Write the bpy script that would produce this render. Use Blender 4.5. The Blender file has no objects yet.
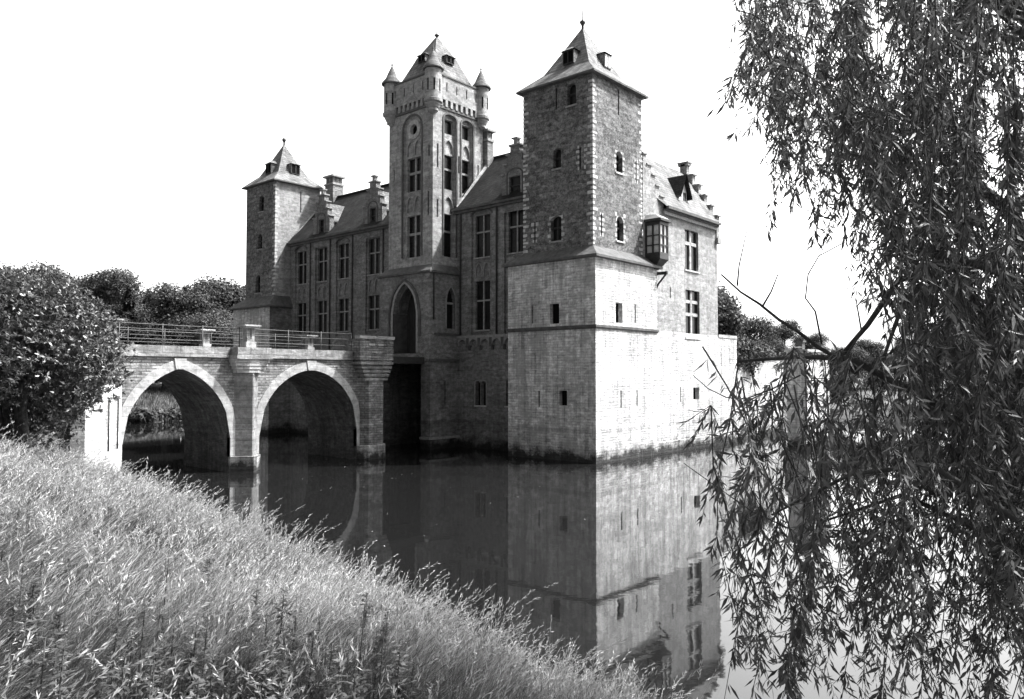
import bpy, math, random
import numpy as np
from mathutils import Vector, Matrix
R = math.radians
random.seed(7); rng = np.random.default_rng(7)
scene = bpy.context.scene
col = scene.collection

# ------------------------------------------------------------------ camera
CAM = Vector((-32.39, -22.44, 4.5)); YAW = R(40.946); PITCH = R(1.927)
cd = bpy.data.cameras.new('camera'); cam = bpy.data.objects.new('camera', cd); col.objects.link(cam)
cd.sensor_width = 36; cd.lens = 766.6 / 1024 * 36; cd.clip_end = 3000; cd.clip_start = 0.05
cam.location = CAM; cam.rotation_euler = (R(90) + PITCH, 0, YAW - R(90))
scene.camera = cam
# ------------------------------------------------------------------ sky and sun
HAZE = 3.7
SUN_EL = R(55); SX, SY = 0.75, -0.66
w = bpy.data.worlds.new('World'); scene.world = w; w.use_nodes = True
nt = w.node_tree; nt.nodes.clear()
sky = nt.nodes.new('ShaderNodeTexSky'); sky.sky_type = 'NISHITA'; sky.sun_disc = False
sky.sun_elevation = SUN_EL; sky.sun_rotation = math.atan2(SX, SY)
sky.air_density = 1.0; sky.dust_density = 4.5; sky.ozone_density = 1.0
bw = nt.nodes.new('ShaderNodeRGBToBW'); bg = nt.nodes.new('ShaderNodeBackground'); wo = nt.nodes.new('ShaderNodeOutputWorld')
bg.inputs['Strength'].default_value = 0.118
nt.links.new(sky.outputs[0], bw.inputs[0])
# a bank of thin bright summer haze fills the sunward half of the sky, the rest stays clear
wtc = nt.nodes.new('ShaderNodeTexCoord'); dt = nt.nodes.new('ShaderNodeVectorMath'); dt.operation = 'DOT_PRODUCT'
hz = Vector((math.cos(R(22)) * 0.97, math.sin(R(22)) * 0.97, 0.24)).normalized(); dt.inputs[1].default_value = hz
nrm_ = nt.nodes.new('ShaderNodeVectorMath'); nrm_.operation = 'NORMALIZE'; nt.links.new(wtc.outputs['Generated'], nrm_.inputs[0]); nt.links.new(nrm_.outputs[0], dt.inputs[0])
mr = nt.nodes.new('ShaderNodeMapRange'); mr.interpolation_type = 'SMOOTHSTEP'; nt.links.new(dt.outputs['Value'], mr.inputs[0])
for i_, v_ in enumerate((0.08, 0.55, 0.75, HAZE)): mr.inputs[i_ + 1].default_value = v_
mu = nt.nodes.new('ShaderNodeMath'); mu.operation = 'MULTIPLY'; nt.links.new(bw.outputs[0], mu.inputs[0]); nt.links.new(mr.outputs[0], mu.inputs[1])
nt.links.new(mu.outputs[0], bg.inputs[0]); nt.links.new(bg.outputs[0], wo.inputs[0])
sl = bpy.data.lights.new('sun', 'SUN'); sl.energy = 4.7; sl.angle = R(0.5); sl.color = (1, 0.995, 0.99)
so = bpy.data.objects.new('sun', sl); col.objects.link(so)
sdir = Vector((SX * math.cos(SUN_EL), SY * math.cos(SUN_EL), math.sin(SUN_EL)))
so.rotation_euler = sdir.to_track_quat('Z', 'Y').to_euler(); so.location = (30, -40, 60)
vs = scene.view_settings; vs.view_transform = 'Standard'; vs.look = 'None'; vs.gamma = 1; vs.use_curve_mapping = False
vs.exposure = 1.02
scene.cycles.max_bounces = 6; scene.cycles.transparent_max_bounces = 8

FW = np.array([math.cos(YAW), math.sin(YAW)]); RT = np.array([math.sin(YAW), -math.cos(YAW)]); CXY = np.array([CAM.x, CAM.y])

# ------------------------------------------------------------------ node helpers
def g(v): return (v, v, v, 1)
def new_mat(name):
    m = bpy.data.materials.new(name); m.use_nodes = True
    n = m.node_tree.nodes; n.clear()
    out = n.new('ShaderNodeOutputMaterial'); p = n.new('ShaderNodeBsdfPrincipled')
    m.node_tree.links.new(p.outputs[0], out.inputs[0])
    return m, m.node_tree, p, out
def math_node(t, op, a, b=None, c=None, clamp=False):
    n = t.nodes.new('ShaderNodeMath'); n.operation = op; n.use_clamp = clamp
    for i, v in enumerate((a, b, c)):
        if v is None: continue
        if isinstance(v, (int, float)): n.inputs[i].default_value = v
        else: t.links.new(v, n.inputs[i])
    return n.outputs[0]
def maprange(t, v, a, b, c, d):
    n = t.nodes.new('ShaderNodeMapRange'); t.links.new(v, n.inputs[0])
    for i, x in enumerate((a, b, c, d)): n.inputs[i + 1].default_value = x
    return n.outputs[0]
def noise(t, vec, scale, detail=3, rough=0.55):
    n = t.nodes.new('ShaderNodeTexNoise'); n.inputs['Scale'].default_value = scale
    n.inputs['Detail'].default_value = detail; n.inputs['Roughness'].default_value = rough
    if vec is not None: t.links.new(vec, n.inputs['Vector'])
    return n.outputs[0]
def wallcoords(t):
    geo = t.nodes.new('ShaderNodeNewGeometry'); s = t.nodes.new('ShaderNodeSeparateXYZ'); t.links.new(geo.outputs['Position'], s.inputs[0])
    u = math_node(t, 'ADD', s.outputs[0], s.outputs[1])
    c = t.nodes.new('ShaderNodeCombineXYZ'); t.links.new(u, c.inputs[0]); t.links.new(s.outputs[2], c.inputs[1])
    return geo.outputs['Position'], u, s.outputs[2], c.outputs[0]

def masonry(name, c1, c2, mortar, bw_, bh, var=0.5, streak=0.3, tide=0.0, speck=0.0, bump=0.5, rough=0.9, patches=0.0, patch_val=0.1, lines=1.0, mort_size=0.012):
    m, t, p, out = new_mat(name)
    pos, u, z, uv = wallcoords(t)
    # slight warp so that courses are not ruler straight
    wn = t.nodes.new('ShaderNodeTexNoise'); wn.inputs['Scale'].default_value = 1.3; t.links.new(pos, wn.inputs['Vector'])
    wv = t.nodes.new('ShaderNodeVectorMath'); wv.operation = 'MULTIPLY_ADD'
    t.links.new(wn.outputs['Color'], wv.inputs[0]); wv.inputs[1].default_value = (0.06, 0.06, 0); t.links.new(uv, wv.inputs[2])
    b = t.nodes.new('ShaderNodeTexBrick'); t.links.new(wv.outputs[0], b.inputs['Vector'])
    b.inputs['Scale'].default_value = 1; b.inputs['Brick Width'].default_value = bw_; b.inputs['Row Height'].default_value = bh
    b.inputs['Mortar Size'].default_value = mort_size; b.inputs['Mortar Smooth'].default_value = 0.3; b.inputs['Bias'].default_value = 0.0
    b.inputs['Color1'].default_value = g(c1); b.inputs['Color2'].default_value = g(c2); b.inputs['Mortar'].default_value = g(mortar)
    v = b.outputs['Color']
    bwn = t.nodes.new('ShaderNodeRGBToBW'); t.links.new(v, bwn.inputs[0]); v = bwn.outputs[0]
    n1 = noise(t, pos, 0.55, 6, 0.65); v = math_node(t, 'MULTIPLY', v, maprange(t, n1, 0.3, 0.7, 1 - var * 0.5, 1 + var * 0.5))
    n2 = noise(t, pos, 4.2, 5, 0.75); v = math_node(t, 'MULTIPLY', v, maprange(t, n2, 0.32, 0.68, 1 - var * 0.8, 1 + var * 0.8))
    # single dark or worn bricks
    mp3 = t.nodes.new('ShaderNodeMapping'); t.links.new(uv, mp3.inputs[0]); mp3.inputs['Scale'].default_value = (2.2, 6.5, 1)
    wn2 = t.nodes.new('ShaderNodeTexVoronoi'); wn2.inputs['Scale'].default_value = 1.0; t.links.new(mp3.outputs[0], wn2.inputs['Vector'])
    sc_ = t.nodes.new('ShaderNodeSeparateColor'); t.links.new(wn2.outputs['Color'], sc_.inputs[0])
    v = math_node(t, 'MULTIPLY', v, maprange(t, sc_.outputs[0], 0.0, 1.0, 1 - var * 0.45, 1 + var * 0.45))
    mp = t.nodes.new('ShaderNodeMapping'); t.links.new(uv, mp.inputs[0]); mp.inputs['Scale'].default_value = (2.6, 0.22, 1)
    n3 = noise(t, mp.outputs[0], 1.0, 5, 0.7); v = math_node(t, 'MULTIPLY', v, maprange(t, n3, 0.42, 0.68, 1.0, 1 - streak))
    # eroded horizontal courses
    mp2 = t.nodes.new('ShaderNodeMapping'); t.links.new(uv, mp2.inputs[0]); mp2.inputs['Scale'].default_value = (1.1, 9.0, 1)
    n4 = noise(t, mp2.outputs[0], 1.0, 3, 0.7); v = math_node(t, 'MULTIPLY', v, maprange(t, n4, 0.55, 0.72, 1.0, 1 - 0.35 * lines))
    if speck:
        n5 = noise(t, pos, 11.0, 2, 0.6); f = maprange(t, n5, 0.56, 0.66, 0, speck)
        mx = t.nodes.new('ShaderNodeMix'); mx.data_type = 'FLOAT'; t.links.new(f, mx.inputs[0]); t.links.new(v, mx.inputs[2]); mx.inputs[3].default_value = min(0.7, c1 * 2.2); v = mx.outputs[0]
    if patches:
        n6 = noise(t, pos, 0.9, 5, 0.7); f = maprange(t, n6, 0.52, 0.62, 0, patches)
        mx = t.nodes.new('ShaderNodeMix'); mx.data_type = 'FLOAT'; t.links.new(f, mx.inputs[0]); t.links.new(v, mx.inputs[2]); mx.inputs[3].default_value = patch_val; v = mx.outputs[0]
    if tide:
        # tide mark and algae left by the moat, ragged edge; and a thin old waterline
        n7 = noise(t, pos, 1.4, 4, 0.7)
        zz = math_node(t, 'ADD', z, maprange(t, n7, 0.3, 0.7, -0.35, 0.35))
        f = maprange(t, zz, 0.25, 0.75, tide, 0); v = math_node(t, 'MULTIPLY', v, math_node(t, 'SUBTRACT', 1.0, f))
        d = math_node(t, 'ABSOLUTE', math_node(t, 'SUBTRACT', z, 1.62)); f2 = maprange(t, d, 0.07, 0.16, 0.3, 0.0)
        v = math_node(t, 'MULTIPLY', v, math_node(t, 'SUBTRACT', 1.0, math_node(t, 'MULTIPLY', f2, maprange(t, n1, 0.35, 0.6, 0.3, 1.0))))
        f3 = maprange(t, zz, 1.2, 1.7, 0.16, 0); v = math_node(t, 'MULTIPLY', v, math_node(t, 'SUBTRACT', 1.0, f3))
    cc = t.nodes.new('ShaderNodeCombineXYZ')
    for i in range(3): t.links.new(v, cc.inputs[i])
    t.links.new(cc.outputs[0], p.inputs['Base Color'])
    p.inputs['Roughness'].default_value = rough; p.inputs['Specular IOR Level'].default_value = 0.15
    h = math_node(t, 'ADD', math_node(t, 'MULTIPLY', b.outputs['Fac'], -0.6), math_node(t, 'MULTIPLY', n2, 1.2))
    h = math_node(t, 'ADD', h, math_node(t, 'MULTIPLY', n4, 0.7))
    bp = t.nodes.new('ShaderNodeBump'); bp.inputs['Strength'].default_value = min(1.0, bump * 1.5); bp.inputs['Distance'].default_value = 0.05
    t.links.new(h, bp.inputs['Height']); t.links.new(bp.outputs[0], p.inputs['Normal'])
    return m
def plain(name, v, rough=0.7, spec=0.3, var=0.25, scale=3.0, metallic=0.0, bump=0.0):
    m, t, p, out = new_mat(name)
    geo = t.nodes.new('ShaderNodeNewGeometry')
    n = noise(t, geo.outputs['Position'], scale, 4, 0.65)
    x = maprange(t, n, 0.3, 0.7, v * (1 - var), v * (1 + var))
    cc = t.nodes.new('ShaderNodeCombineXYZ')
    for i in range(3): t.links.new(x, cc.inputs[i])
    t.links.new(cc.outputs[0], p.inputs['Base Color'])
    p.inputs['Roughness'].default_value = rough; p.inputs['Specular IOR Level'].default_value = spec; p.inputs['Metallic'].default_value = metallic
    if bump:
        bp = t.nodes.new('ShaderNodeBump'); bp.inputs['Strength'].default_value = min(1.0, bump * 1.5); bp.inputs['Distance'].default_value = 0.05
        t.links.new(n, bp.inputs['Height']); t.links.new(bp.outputs[0], p.inputs['Normal'])
    return m
def leafmat(name, v, var=0.4, scale=1.0, trans=0.35, rough=0.45, spec=0.4, attr=False):
    m, t, p, out = new_mat(name)
    geo = t.nodes.new('ShaderNodeNewGeometry')
    if attr:
        a = t.nodes.new('ShaderNodeAttribute'); a.attribute_name = 'tone'
        x = math_node(t, 'MULTIPLY', a.outputs['Fac'], v)
    else:
        n = noise(t, geo.outputs['Position'], scale, 3, 0.6)
        x = maprange(t, n, 0.3, 0.7, v * (1 - var), v * (1 + var))
    cc = t.nodes.new('ShaderNodeCombineXYZ')
    for i in range(3): t.links.new(x, cc.inputs[i])
    t.links.new(cc.outputs[0], p.inputs['Base Color'])
    p.inputs['Roughness'].default_value = rough; p.inputs['Specular IOR Level'].default_value = spec
    tr = t.nodes.new('ShaderNodeBsdfTranslucent'); t.links.new(cc.outputs[0], tr.inputs[0])
    mx = t.nodes.new('ShaderNodeMixShader'); mx.inputs[0].default_value = trans
    t.links.new(p.outputs[0], mx.inputs[1]); t.links.new(tr.outputs[0], mx.inputs[2]); t.links.new(mx.outputs[0], out.inputs[0])
    return m

M = {}
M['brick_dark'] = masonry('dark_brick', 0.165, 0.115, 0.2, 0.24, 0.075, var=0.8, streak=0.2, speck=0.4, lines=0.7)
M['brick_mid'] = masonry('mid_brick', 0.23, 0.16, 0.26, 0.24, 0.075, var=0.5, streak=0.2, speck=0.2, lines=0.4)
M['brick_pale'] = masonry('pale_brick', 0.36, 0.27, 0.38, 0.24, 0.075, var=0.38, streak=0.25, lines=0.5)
M['brick_gate'] = masonry('grey_brick', 0.36, 0.28, 0.38, 0.24, 0.075, var=0.45, streak=0.25, lines=0.5)
M['wash'] = masonry('whitewashed_stone', 0.74, 0.64, 0.48, 0.5, 0.14, var=0.42, streak=0.6, tide=0.9, patches=0.8, patch_val=0.38, lines=1.6, bump=1.0)
M['base_brick'] = masonry('damp_brick', 0.25, 0.18, 0.24, 0.3, 0.09, var=0.45, streak=0.3, tide=0.85, lines=0.6)
M['bridge'] = masonry('bridge_rubble', 0.33, 0.2, 0.16, 0.42, 0.13, var=0.6, streak=0.3, tide=0.7, lines=1.2, bump=0.9, mort_size=0.02)
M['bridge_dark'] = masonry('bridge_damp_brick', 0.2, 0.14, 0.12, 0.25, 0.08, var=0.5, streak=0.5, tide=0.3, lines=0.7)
M['stone'] = masonry('dressed_stone', 0.44, 0.36, 0.28, 0.6, 0.4, var=0.35, streak=0.25, lines=0.5, bump=0.3)
M['coping'] = masonry('weathered_coping', 0.3, 0.25, 0.16, 0.8, 0.5, var=0.45, streak=0.35, lines=0.8, bump=0.5)
M['trim'] = plain('window_stone', 0.27, 0.85, 0.15, 0.3, 5)
M['quoin'] = plain('quoin_stone', 0.46, 0.85, 0.15, 0.35, 4)
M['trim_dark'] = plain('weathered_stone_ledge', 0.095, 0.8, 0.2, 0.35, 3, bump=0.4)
M['white'] = plain('white_paint', 0.7, 0.6, 0.3, 0.15, 3)
M['wood'] = plain('dark_oak', 0.035, 0.6, 0.3, 0.35, 4)
M['iron'] = plain('black_iron', 0.04, 0.5, 0.4, 0.3, 6)
M['lead'] = plain('lead_sheet', 0.33, 0.45, 0.5, 0.25, 2)
M['bark'] = plain('bark', 0.06, 0.9, 0.1, 0.5, 8, bump=0.6)
M['glass'] = plain('window_glass', 0.012, 0.25, 0.22, 0.5, 2.5)
M['dark'] = plain('unlit_opening', 0.008, 0.9, 0.0, 0.3, 3)
M['curtain'] = plain('pale_pane', 0.5, 0.3, 0.4, 0.3, 3)
def slate(name, v, sc=(0.3, 0.2)):
    m, t, p, out = new_mat(name)
    pos, u, z, uv = wallcoords(t)
    b = t.nodes.new('ShaderNodeTexBrick'); t.links.new(uv, b.inputs['Vector'])
    b.inputs['Scale'].default_value = 1; b.inputs['Brick Width'].default_value = sc[0]; b.inputs['Row Height'].default_value = sc[1]; b.inputs['Mortar Size'].default_value = 0.012
    b.inputs['Color1'].default_value = g(v * 1.3); b.inputs['Color2'].default_value = g(v * 0.75); b.inputs['Mortar'].default_value = g(v * 0.3)
    bwn = t.nodes.new('ShaderNodeRGBToBW'); t.links.new(b.outputs[0], bwn.inputs[0])
    n1 = noise(t, pos, 1.2, 5, 0.65); x = math_node(t, 'MULTIPLY', bwn.outputs[0], maprange(t, n1, 0.3, 0.7, 0.5, 1.5))
    n2 = noise(t, pos, 8, 3, 0.6); x = math_node(t, 'MULTIPLY', x, maprange(t, n2, 0.3, 0.7, 0.8, 1.2))
    cc = t.nodes.new('ShaderNodeCombineXYZ')
    for i in range(3): t.links.new(x, cc.inputs[i])
    t.links.new(cc.outputs[0], p.inputs['Base Color']); p.inputs['Roughness'].default_value = 0.75; p.inputs['Specular IOR Level'].default_value = 0.12
    bp = t.nodes.new('ShaderNodeBump'); bp.inputs['Strength'].default_value = 0.5; bp.inputs['Distance'].default_value = 0.02
    h = math_node(t, 'ADD', math_node(t, 'MULTIPLY', b.outputs['Fac'], -0.7), n2)
    t.links.new(h, bp.inputs['Height']); t.links.new(bp.outputs[0], p.inputs['Normal'])
    return m
M['slate'] = slate('roof_slate', 0.14)
M['tile'] = slate('roof_tile', 0.027, (0.25, 0.16))
M['willow'] = leafmat('willow_leaf', 0.085, attr=True, trans=0.36, rough=0.4, spec=0.45)
M['laurel'] = leafmat('laurel_leaf', 0.072, attr=True, trans=0.2, rough=0.35, spec=0.6)
M['tree'] = leafmat('tree_foliage', 0.052, attr=True, trans=0.25, rough=0.6, spec=0.2)
M['conifer'] = leafmat('conifer_foliage', 0.035, attr=True, trans=0.15, rough=0.6, spec=0.2)
M['grass'] = leafmat('grass_blade', 0.255, attr=True, trans=0.32, rough=0.5, spec=0.3)
M['weed'] = leafmat('weed_leaf', 0.22, attr=True, trans=0.35, rough=0.5, spec=0.3)

# ------------------------------------------------------------------ mesh builder
ORIG = {}
def link_obj(name, me, parent=None):
    o = bpy.data.objects.new(name, me); col.objects.link(o)
    if parent is not None:
        o.parent = parent
        o.matrix_parent_inverse = Matrix.Translation(-ORIG.get(parent, Vector((0, 0, 0))))
    return o
def tag(o, label=None, cat=None, group=None, kind=None):
    if label: o['label'] = label
    if cat: o['category'] = cat
    if group: o['group'] = group
    if kind: o['kind'] = kind
    return o
def empty(name, loc, label, cat, group=None):
    o = bpy.data.objects.new(name, None); col.objects.link(o); o.location = loc; o.empty_display_size = 0.5
    ORIG[o] = Vector(loc); tag(o, label, cat, group); return o
class MB:
    def __init__(s): s.v = []; s.f = []; s.m = []; s.mats = []; s.sm = []
    def mi(s, m):
        if m not in s.mats: s.mats.append(m)
        return s.mats.index(m)
    def poly(s, pts, m, smooth=False):
        i = len(s.v); s.v += [tuple(p) for p in pts]; s.f.append(tuple(range(i, i + len(pts)))); s.m.append(s.mi(m)); s.sm.append(smooth)
    def box(s, x0, x1, y0, y1, z0, z1, m):
        if x0 > x1: x0, x1 = x1, x0
        if y0 > y1: y0, y1 = y1, y0
        P = [(x0, y0, z0), (x1, y0, z0), (x1, y1, z0), (x0, y1, z0), (x0, y0, z1), (x1, y0, z1), (x1, y1, z1), (x0, y1, z1)]
        s.hexa(P, m)
    def hexa(s, P, m):
        i = len(s.v); s.v += [tuple(p) for p in P]; k = s.mi(m)
        for f in ((3, 2, 1, 0), (4, 5, 6, 7), (0, 1, 5, 4), (1, 2, 6, 5), (2, 3, 7, 6), (3, 0, 4, 7)):
            s.f.append(tuple(i + a for a in f)); s.m.append(k); s.sm.append(False)
    def prism(s, pts, h0, h1, m, fn, cap=True, mside=None):
        # pts 2D polygon, fn(a,b,h)->3D
        A = [fn(a, b, h0) for a, b in pts]; B = [fn(a, b, h1) for a, b in pts]
        if cap: s.poly(A[::-1], m); s.poly(B, m)
        n = len(pts)
        for i in range(n): s.poly([A[i], A[(i + 1) % n], B[(i + 1) % n], B[i]], mside or m)
    def lathe(s, c, prof, n, m, smooth=True, a0=0.0, a1=2 * math.pi):
        rings = []
        for r, z in prof:
            i = len(s.v)
            for k in range(n):
                a = a0 + (a1 - a0) * k / n
                s.v.append((c[0] + r * math.cos(a), c[1] + r * math.sin(a), z))
            rings.append(i)
        k_ = s.mi(m)
        for a, b in zip(rings, rings[1:]):
            for k in range(n):
                s.f.append((a + k, a + (k + 1) % n, b + (k + 1) % n, b + k)); s.m.append(k_); s.sm.append(smooth)
    def tube(s, path, rad, n, m, smooth=True):
        path = [Vector(p) for p in path]; i0 = len(s.v); L = len(path)
        ref = Vector((0.31, 0.17, 0.93))
        for j, p in enumerate(path):
            d = (path[min(j + 1, L - 1)] - path[max(j - 1, 0)]).normalized()
            a = d.cross(ref)
            if a.length < 1e-3: a = d.cross(Vector((1, 0, 0)))
            a.normalize(); b = d.cross(a)
            r = rad[j] if isinstance(rad, (list, tuple)) else rad
            for k in range(n):
                t = 2 * math.pi * k / n
                s.v.append(tuple(p + a * (r * math.cos(t)) + b * (r * math.sin(t))))
        k_ = s.mi(m)
        for j in range(L - 1):
            for k in range(n):
                s.f.append((i0 + j * n + k, i0 + j * n + (k + 1) % n, i0 + (j + 1) * n + (k + 1) % n, i0 + (j + 1) * n + k)); s.m.append(k_); s.sm.append(smooth)
        s.f.append(tuple(i0 + (L - 1) * n + k for k in range(n))); s.m.append(k_); s.sm.append(False)
    def build(s, name, parent=None):
        me = bpy.data.meshes.new(name); me.from_pydata(s.v, [], s.f)
        for m in s.mats: me.materials.append(M[m])
        me.polygons.foreach_set('material_index', s.m); me.polygons.foreach_set('use_smooth', s.sm); me.update()
        return link_obj(name, me, parent)
def quads_mesh(name, V, Q, mat, tone=None, parent=None, matidx=None, mats=None):
    """V (n,3), Q (m,4) numpy -> object; tone per vertex"""
    me = bpy.data.meshes.new(name)
    V = np.ascontiguousarray(V, dtype=np.float32); Q = np.ascontiguousarray(Q, dtype=np.int32)
    me.vertices.add(len(V)); me.vertices.foreach_set('co', V.ravel())
    k = Q.shape[1]; me.loops.add(Q.size); me.loops.foreach_set('vertex_index', Q.ravel())
    me.polygons.add(len(Q)); me.polygons.foreach_set('loop_start', np.arange(len(Q), dtype=np.int32) * k)
    try: me.polygons.foreach_set('loop_total', np.full(len(Q), k, dtype=np.int32))
    except Exception: pass
    for mm in (mats or [mat]): me.materials.append(M[mm])
    if matidx is not None: me.polygons.foreach_set('material_index', matidx.astype(np.int32))
    if tone is not None:
        a = me.attributes.new('tone', 'FLOAT', 'POINT'); a.data.foreach_set('value', np.ascontiguousarray(tone, dtype=np.float32))
    me.update(calc_edges=True); me.validate()
    return link_obj(name, me, parent)

# ------------------------------------------------------------------ wall helpers: P(u,z,n), n = distance out of the wall (towards -X or -Y)
def face(axis, c):
    if axis == 'X': return lambda u, z, n=0.0: (c - n, u, z)
    return lambda u, z, n=0.0: (u, c - n, z)
def wall(mb, P, u0, u1, z0, z1, holes, depth, m, n=0.0, mrev=None):
    us = sorted(set([u0, u1] + [h for H in holes for h in (H[0], H[1]) if u0 < h < u1]))
    zs = sorted(set([z0, z1] + [h for H in holes for h in (H[2], H[3]) if z0 < h < z1]))
    for i in range(len(us) - 1):
        for j in range(len(zs) - 1):
            cu = (us[i] + us[i + 1]) / 2; cz = (zs[j] + zs[j + 1]) / 2
            if any(H[0] < cu < H[1] and H[2] < cz < H[3] for H in holes): continue
            mb.poly([P(us[i], zs[j], n), P(us[i + 1], zs[j], n), P(us[i + 1], zs[j + 1], n), P(us[i], zs[j + 1], n)], m)
    for H in holes:
        a, b, c, d = H[:4]; dp = H[4] if len(H) > 4 else depth; r = mrev or m
        mb.poly([P(a, c, n), P(a, c, n - dp), P(a, d, n - dp), P(a, d, n)], r)
        mb.poly([P(b, c, n), P(b, d, n), P(b, d, n - dp), P(b, c, n - dp)], r)
        mb.poly([P(a, c, n), P(b, c, n), P(b, c, n - dp), P(a, c, n - dp)], r)
        mb.poly([P(a, d, n), P(a, d, n - dp), P(b, d, n - dp), P(b, d, n)], r)
def slab(mb, P, u0, u1, z0, z1, n0, n1, m):
    mb.hexa([P(u0, z0, n0), P(u1, z0, n0), P(u1, z0, n1), P(u0, z0, n1), P(u0, z1, n0), P(u1, z1, n0), P(u1, z1, n1), P(u0, z1, n1)], m)
def arch_pts(u0, u1, zs, zt, kind='round', n=12):
    c = (u0 + u1) / 2; hw = (u1 - u0) / 2; h = zt - zs; out = []
    for i in range(n + 1):
        if kind == 'pointed':
            # two centred
            Rr = (hw * hw + h * h) / (2 * hw)
            t = i / n
            if t <= 0.5:
                x = u0 + hw * (t * 2); zz = math.sqrt(max(0, Rr * Rr - (u0 + Rr - x) ** 2))
            else:
                x = c + hw * (t - 0.5) * 2; zz = math.sqrt(max(0, Rr * Rr - (x - (u1 - Rr)) ** 2))
            out.append((x, zs + min(zz, h)))
        else:
            a = math.pi - math.pi * i / n
            out.append((c + hw * math.cos(a), zs + h * math.sin(a)))
    return out
def arch_fill(mb, P, u0, u1, zs, zt, m, n_front, n_back, kind='round', ztop=None):
    ztop = ztop or zt; A = arch_pts(u0, u1, zs, zt, kind)
    for (a, za), (b, zb) in zip(A, A[1:]):
        mb.poly([P(a, za, n_front), P(b, zb, n_front), P(b, ztop, n_front), P(a, ztop, n_front)], m)
        mb.poly([P(a, za, n_front), P(a, za, n_back), P(b, zb, n_back), P(b, zb, n_front)], m)
def arch_mould(mb, P, u0, u1, zs, zt, wd, m, n0, n1, kind='round', z0=None):
    A = arch_pts(u0, u1, zs, zt, kind); B = arch_pts(u0 - wd, u1 + wd, zs, zt + wd, kind)
    if z0 is not None: A = [(u0, z0)] + A + [(u1, z0)]; B = [(u0 - wd, z0)] + B + [(u1 + wd, z0)]
    for i in range(len(A) - 1):
        a, b, c, d = A[i], A[i + 1], B[i + 1], B[i]
        mb.poly([P(*a, n1), P(*b, n1), P(*c, n1), P(*d, n1)], m)
        mb.poly([P(*d, n0), P(*d, n1), P(*c, n1), P(*c, n0)], m)
        mb.poly([P(*a, n0), P(*b, n0), P(*b, n1), P(*a, n1)], m)
def window(parent, P, u0, u1, z0, z1, n, mull=0, transoms=(), arch=None, fw=0.07, trim='trim', sill=True, name='window', glass='glass', label=None, bars=True, sub=None):
    """n: outward position of the glass plane; frame built in front of it"""
    mb = MB(); e = 0.0
    mb.poly([P(u0, z0, n), P(u1, z0, n), P(u1, z1, n), P(u0, z1, n)], glass)
    us = [u0] + [u0 + (u1 - u0) * (k + 1) / (mull + 1) for k in range(mull)] + [u1]
    zs = [z0] + list(transoms) + [z1]
    for k in us[1:-1]: slab(mb, P, k - fw / 2, k + fw / 2, z0, z1, n + 0.004, n + 0.10, trim)
    for z in transoms:
        for a, b in zip(us, us[1:]): slab(mb, P, a + (fw / 2 if a != u0 else 0), b - (fw / 2 if b != u1 else 0), z - fw / 2, z + fw / 2, n + 0.004, n + 0.095, trim)
    if bars:  # thin timber casement frames inside every light
        t = 0.035
        for a, b in zip(us, us[1:]):
            for c, d in zip(zs, zs[1:]):
                aa = a + (fw / 2 if a != u0 else 0); bb = b - (fw / 2 if b != u1 else 0); c2 = c + (fw / 2 if c != z0 else 0); d2 = d - (fw / 2 if d != z1 else 0)
                slab(mb, P, aa, aa + t, c2, d2, n + 0.003, n + 0.03, 'wood'); slab(mb, P, bb - t, bb, c2, d2, n + 0.003, n + 0.03, 'wood')
                slab(mb, P, aa + t, bb - t, c2, c2 + t, n + 0.003, n + 0.03, 'wood'); slab(mb, P, aa + t, bb - t, d2 - t, d2, n + 0.003, n + 0.03, 'wood')
    o = mb.build(name, parent)
    if label: o['label'] = label
    return o
def sill(mb, P, u0, u1, z, n, m='trim', t=0.09, proj=0.07):
    slab(mb, P, u0 - 0.08, u1 + 0.08, z - t, z - 0.002, n - 0.1, n + proj, m)
def slit(parent, P, u, z0, z1, n, wd=0.12):
    mb = MB(); mb.poly([P(u - wd / 2, z0, n - 0.3), P(u + wd / 2, z0, n - 0.3), P(u + wd / 2, z1, n - 0.3), P(u - wd / 2, z1, n - 0.3)], 'dark')
    return mb.build('arrow_slit', parent)
def hole_of(u, z0, z1, wd): return (u - wd / 2, u + wd / 2, z0, z1)

# ------------------------------------------------------------------ ground, water
shore = [(-19.7, 12.0), (-20.0, 4), (-21.2, -2.5), (-22.2, -8), (-23.1, -12.5), (-23.6, -16), (-24.4, -20), (-25.6, -25), (-28.5, -35),
         (-26, -52), (0, -58), (35, -40), (53, -22), (58, -5), (50, 8), (46, 30), (40, 48), (22, 56), (0, 50.5), (-10, 56), (-22, 57), (-27, 45), (-23, 28), (-20.2, 16.5)]
SH = np.array(shore)
def sdist(x, y):
    """positive on land, negative in the moat"""
    x = np.asarray(x, float); y = np.asarray(y, float); d = np.full(x.shape, 1e9); ins = np.zeros(x.shape, bool)
    n = len(SH)
    for i in range(n):
        a = SH[i]; b = SH[(i + 1) % n]; e = b - a
        wx = x - a[0]; wy = y - a[1]; t = np.clip((wx * e[0] + wy * e[1]) / (e @ e), 0, 1)
        d = np.minimum(d, np.hypot(wx - t * e[0], wy - t * e[1]))
        c = ((a[1] <= y) & (b[1] > y)) | ((b[1] <= y) & (a[1] > y))
        with np.errstate(divide='ignore', invalid='ignore'):
            xi = a[0] + (y - a[1]) / (e[1] if e[1] != 0 else 1e-9) * e[0]
        ins ^= c & (x < xi)
    return np.where(ins, -d, d)
def wob(x, y, s, seed):
    return np.sin(x * s + seed) * np.cos(y * s * 1.17 + seed * 2.3) + 0.5 * np.sin(x * s * 2.3 + y * s * 1.1 + seed * 4)
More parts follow.
